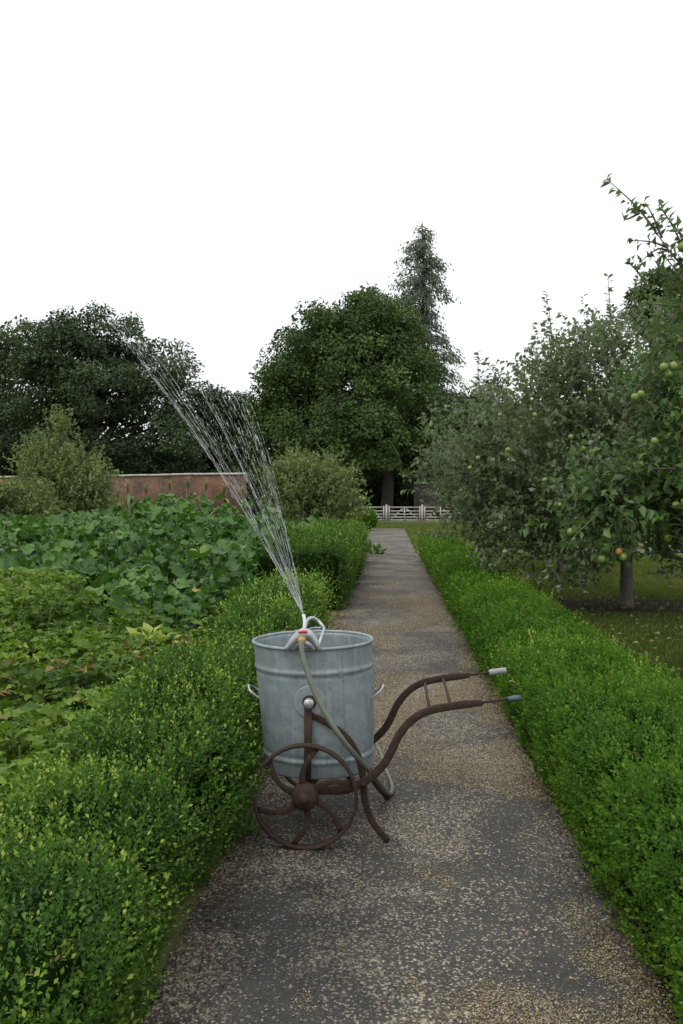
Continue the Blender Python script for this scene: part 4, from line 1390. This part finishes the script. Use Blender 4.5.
# carrying frame: loop over to the right and its leg
mb = MB()
pts = catmull([sp_(305, 629, .02), sp_(307, 621, .07), sp_(312, 618, .10), sp_(318, 621, .12), sp_(323, 626.5, .10), sp_(324, 629, .06), sp_(321, 638, -.005), sp_(318.5, 646, -.025)], 7)
V, F = tube(pts, np.interp(np.linspace(0, 1, len(pts)), [0, .3, .6, 1], [.008, .010, .0075, .0085]), 8); mb.add(V, F)
to_part(mb, 'frame', M['silver'], spr)
mb = MB()
pts = catmull([sp_(307, 630, .05), sp_(313, 628, .11), sp_(321, 628, .09)], 5)
V, F = tube(pts, .005, 6); mb.add(V, F)
to_part(mb, 'cross_bar', M['silver'], spr)
for px in (287.5, 318):
    mb = MB(); V, F = lathe([(.0005, -.014), (.010, -.012), (.013, 0), (.010, .012), (.0005, .014)], 12); mb.add(V + sp_(px, 648, -.022), F)
    to_part(mb, 'foot', M['silver'], spr)
# curved spray arm
mb = MB()
pts = catmull([sp_(303, 632, -.03), sp_(304.5, 626, -.02), sp_(304.5, 620, 0), sp_(303.5, 615, .02)], 6)
V, F = tube(pts, .0085, 10); mb.add(V, F)
to_part(mb, 'spray_arm', M['white_pl'], spr)
mb = MB(); V, F = tube([sp_(298.5, 632.5, -.06), sp_(303, 631.5, -.065), sp_(307.5, 632, -.06)], [.006, .008, .006], 10); mb.add(V, F)
to_part(mb, 'dial', M['red_pl'], spr)
mb = MB(); V, F = tube([sp_(302.2, 638, -.02), sp_(302, 639.5, -.045), sp_(301.7, 640.5, -.062), sp_(301.5, 642, -.072)], [.019, .019, .0185, .013], 8); mb.add(V, F)
to_part(mb, 'hose_connector', M['orange_pl'], spr)

# ------------------------------------------------------------------ hose
hz = .0125
g1 = P(391, 796, 4.84)
pts = [sp_(301.5, 641.5, -.068), sp_(302, 652, -.085), P(306, 668, 4.08), P(315, 693, 4.05), P(328, 718, 4.04), P(345, 743, 4.06), P(362, 763, 4.16), P(377, 780, 4.42), (g1[0] - .02, 4.76, .045), (g1[0] + .004, 4.86, hz + .006), (g1[0] + .004, 5.02, hz), (P(386, 770, 5.25)[0], 5.28, hz), (P(379, 752, 5.7)[0], 5.7, hz), (P(368, 735, 6.1)[0], 6.1, hz), (P(340, 720, 6.5)[0], 6.45, hz), (-.62, 6.7, hz), (-.85, 6.9, hz)]
mb = MB(); c = catmull(pts, 10); V, F = tube(c, .0125, 12); mb.add(V, F)
h = mb.build('garden_hose', M['hose'], smooth=True)
tag(h, 'grey-green garden hose drooping from the sprinkler down past the tank to the path', 'hose')

# ------------------------------------------------------------------ water jets
mb = MB()
src = sp_(303.3, 614.5, .02)
SV, SF = lathe([(.0005, -1), (.5, -.6), (.75, 0), (.5, .6), (.0005, 1)], 5)
SFq = SF
jets = [(97, 304, 1.0), (104, 318, .8), (122, 326, .9), (138, 338, .8), (156, 352, .8), (172, 366, .55), (188, 370, 1.0), (196, 380, .9), (206, 390, .6), (214, 384, .9), (226, 392, .7), (233, 386, 1.0), (240, 390, 1.0), (244, 398, .5)]
for (ex, ey, wgt) in jets:
    e = P(ex, ey, SY + .35 + rng.uniform(-.25, .5))
    t = np.linspace(0, 1, 240)
    sag = .10 * np.linalg.norm(e - src)
    base = src + (e - src) * t[:, None]
    base[:, 2] += sag * 4 * t * (1 - t) * .26
    base[:, 0] += .02 * 4 * t * (1 - t)
    for strand in range(2):
        wob = np.cumsum(rng.normal(0, .0005, (240, 3)), 0)
        fan = rng.normal(0, .014, 3) * strand
        line = base + wob + fan * t[:, None]
        i = int(rng.integers(0, 3))
        while i < 236:
            tt = i / 240
            L_ = int(rng.integers(10, 26) * np.interp(tt, [0, .4, 1], [1.2, 1.0, .45])) + 3
            j = min(240, i + L_)
            r_ = wgt * rng.uniform(.0008, .0014) * np.interp(tt, [0, .5, 1], [1, 1, .85]) * (1 if strand == 0 else .75)
            k_ = j - i
            if k_ > 2:
                rr_ = r_ * np.interp(np.linspace(0, 1, k_), [0, .25, .8, 1], [.35, 1, 1, .3]) * (.8 + .4 * rng.random(k_))
                V, F = tube(line[i:j] + rng.normal(0, .003, 3) * tt, rr_, 5); mb.add(V, F)
            i = j + int(rng.integers(0, 2 + 4 * tt + (strand * 2)))
    nd = int(14 * wgt)
    tt = .3 + .75 * rng.random(nd)
    pos = np.stack([np.interp(tt, t, base[:, q]) for q in range(3)], 1) + rng.normal(0, 1, (nd, 3)) * (.004 + .016 * tt ** 2)[:, None]
    sz = rng.uniform(.008, .022, nd)
    scatter(mb, SV[:, [0, 2, 1]], SF, pos, nrm((e - src)[None] + rng.normal(0, .03, (nd, 3))), rand_dirs(nd), sz, .5, wscale=.0016 / sz * rng.uniform(.6, 1.3, nd), thin=True)
nd = 260
tt = rng.random(nd) ** .7
pick = rng.integers(0, len(jets), nd)
ee = np.array([P(jets[q][0], jets[q][1], SY + .4) for q in pick])
pos = src + (ee - src) * tt[:, None] + rng.normal(0, 1, (nd, 3)) * (.01 + .05 * tt)[:, None]
scatter(mb, SV[:, [0, 2, 1]], SF, pos, nrm(ee - src), rand_dirs(nd), rng.uniform(.0012, .0028, nd), .5)
tag(mb.build('water_spray', M['water'], smooth=True), 'fan of white water jets breaking into drops above the sprinkler', 'water spray', kind='stuff')

# ------------------------------------------------------------------ light
SUN_EL, SUN_AZ = 58, 215     # degrees; azimuth clockwise from +Y
w = bpy.data.worlds.new('World')
SC.world = w
w.use_nodes = True
nt = w.node_tree
nt.nodes.clear()
out = nt.nodes.new('ShaderNodeOutputWorld')
bg = nt.nodes.new('ShaderNodeBackground')
sky = nt.nodes.new('ShaderNodeTexSky')
sky.sky_type = 'NISHITA'
sky.sun_disc = False
sky.sun_elevation = math.radians(SUN_EL)
sky.sun_rotation = math.radians(SUN_AZ)
sky.dust_density = 5
# cloud deck: brighter overhead than at the horizon
tc = nt.nodes.new('ShaderNodeTexCoord')
sep = nt.nodes.new('ShaderNodeSeparateXYZ')
nt.links.new(tc.outputs['Generated'], sep.inputs[0])
mr = nt.nodes.new('ShaderNodeMapRange')
mr.inputs['From Min'].default_value = 0
mr.inputs['From Max'].default_value = 1
mr.inputs['To Min'].default_value = 10.5
mr.inputs['To Max'].default_value = 15
nt.links.new(sep.outputs['Z'], mr.inputs['Value'])
cl = nt.nodes.new('ShaderNodeVectorMath')
cl.operation = 'SCALE'
cl.inputs[0].default_value = (.985, 1.0, 1.02)
nt.links.new(mr.outputs[0], cl.inputs['Scale'])
mx = nt.nodes.new('ShaderNodeMix')
mx.data_type = 'RGBA'
mx.inputs[0].default_value = .88
nt.links.new(sky.outputs[0], mx.inputs[6])
nt.links.new(cl.outputs[0], mx.inputs[7])
nt.links.new(mx.outputs[2], bg.inputs['Color'])
bg.inputs['Strength'].default_value = .1
nt.links.new(bg.outputs[0], out.inputs[0])

sl = bpy.data.lights.new('sun', 'SUN')
sl.energy = .8
sl.angle = math.radians(25)
sl.color = (1, .97, .92)
so = bpy.data.objects.new('sun', sl)
C.objects.link(so)
so.rotation_euler = (math.radians(90 - SUN_EL), 0, math.radians(180 - SUN_AZ))
so.location = (0, 0, 40)

SC.view_settings.view_transform = 'Standard'
SC.view_settings.look = 'None'
SC.view_settings.gamma = 1
SC.view_settings.exposure = .12
SC.view_settings.use_curve_mapping = False
SC.render.engine = 'CYCLES'
SC.cycles.max_bounces = 8
SC.cycles.transparent_max_bounces = 8
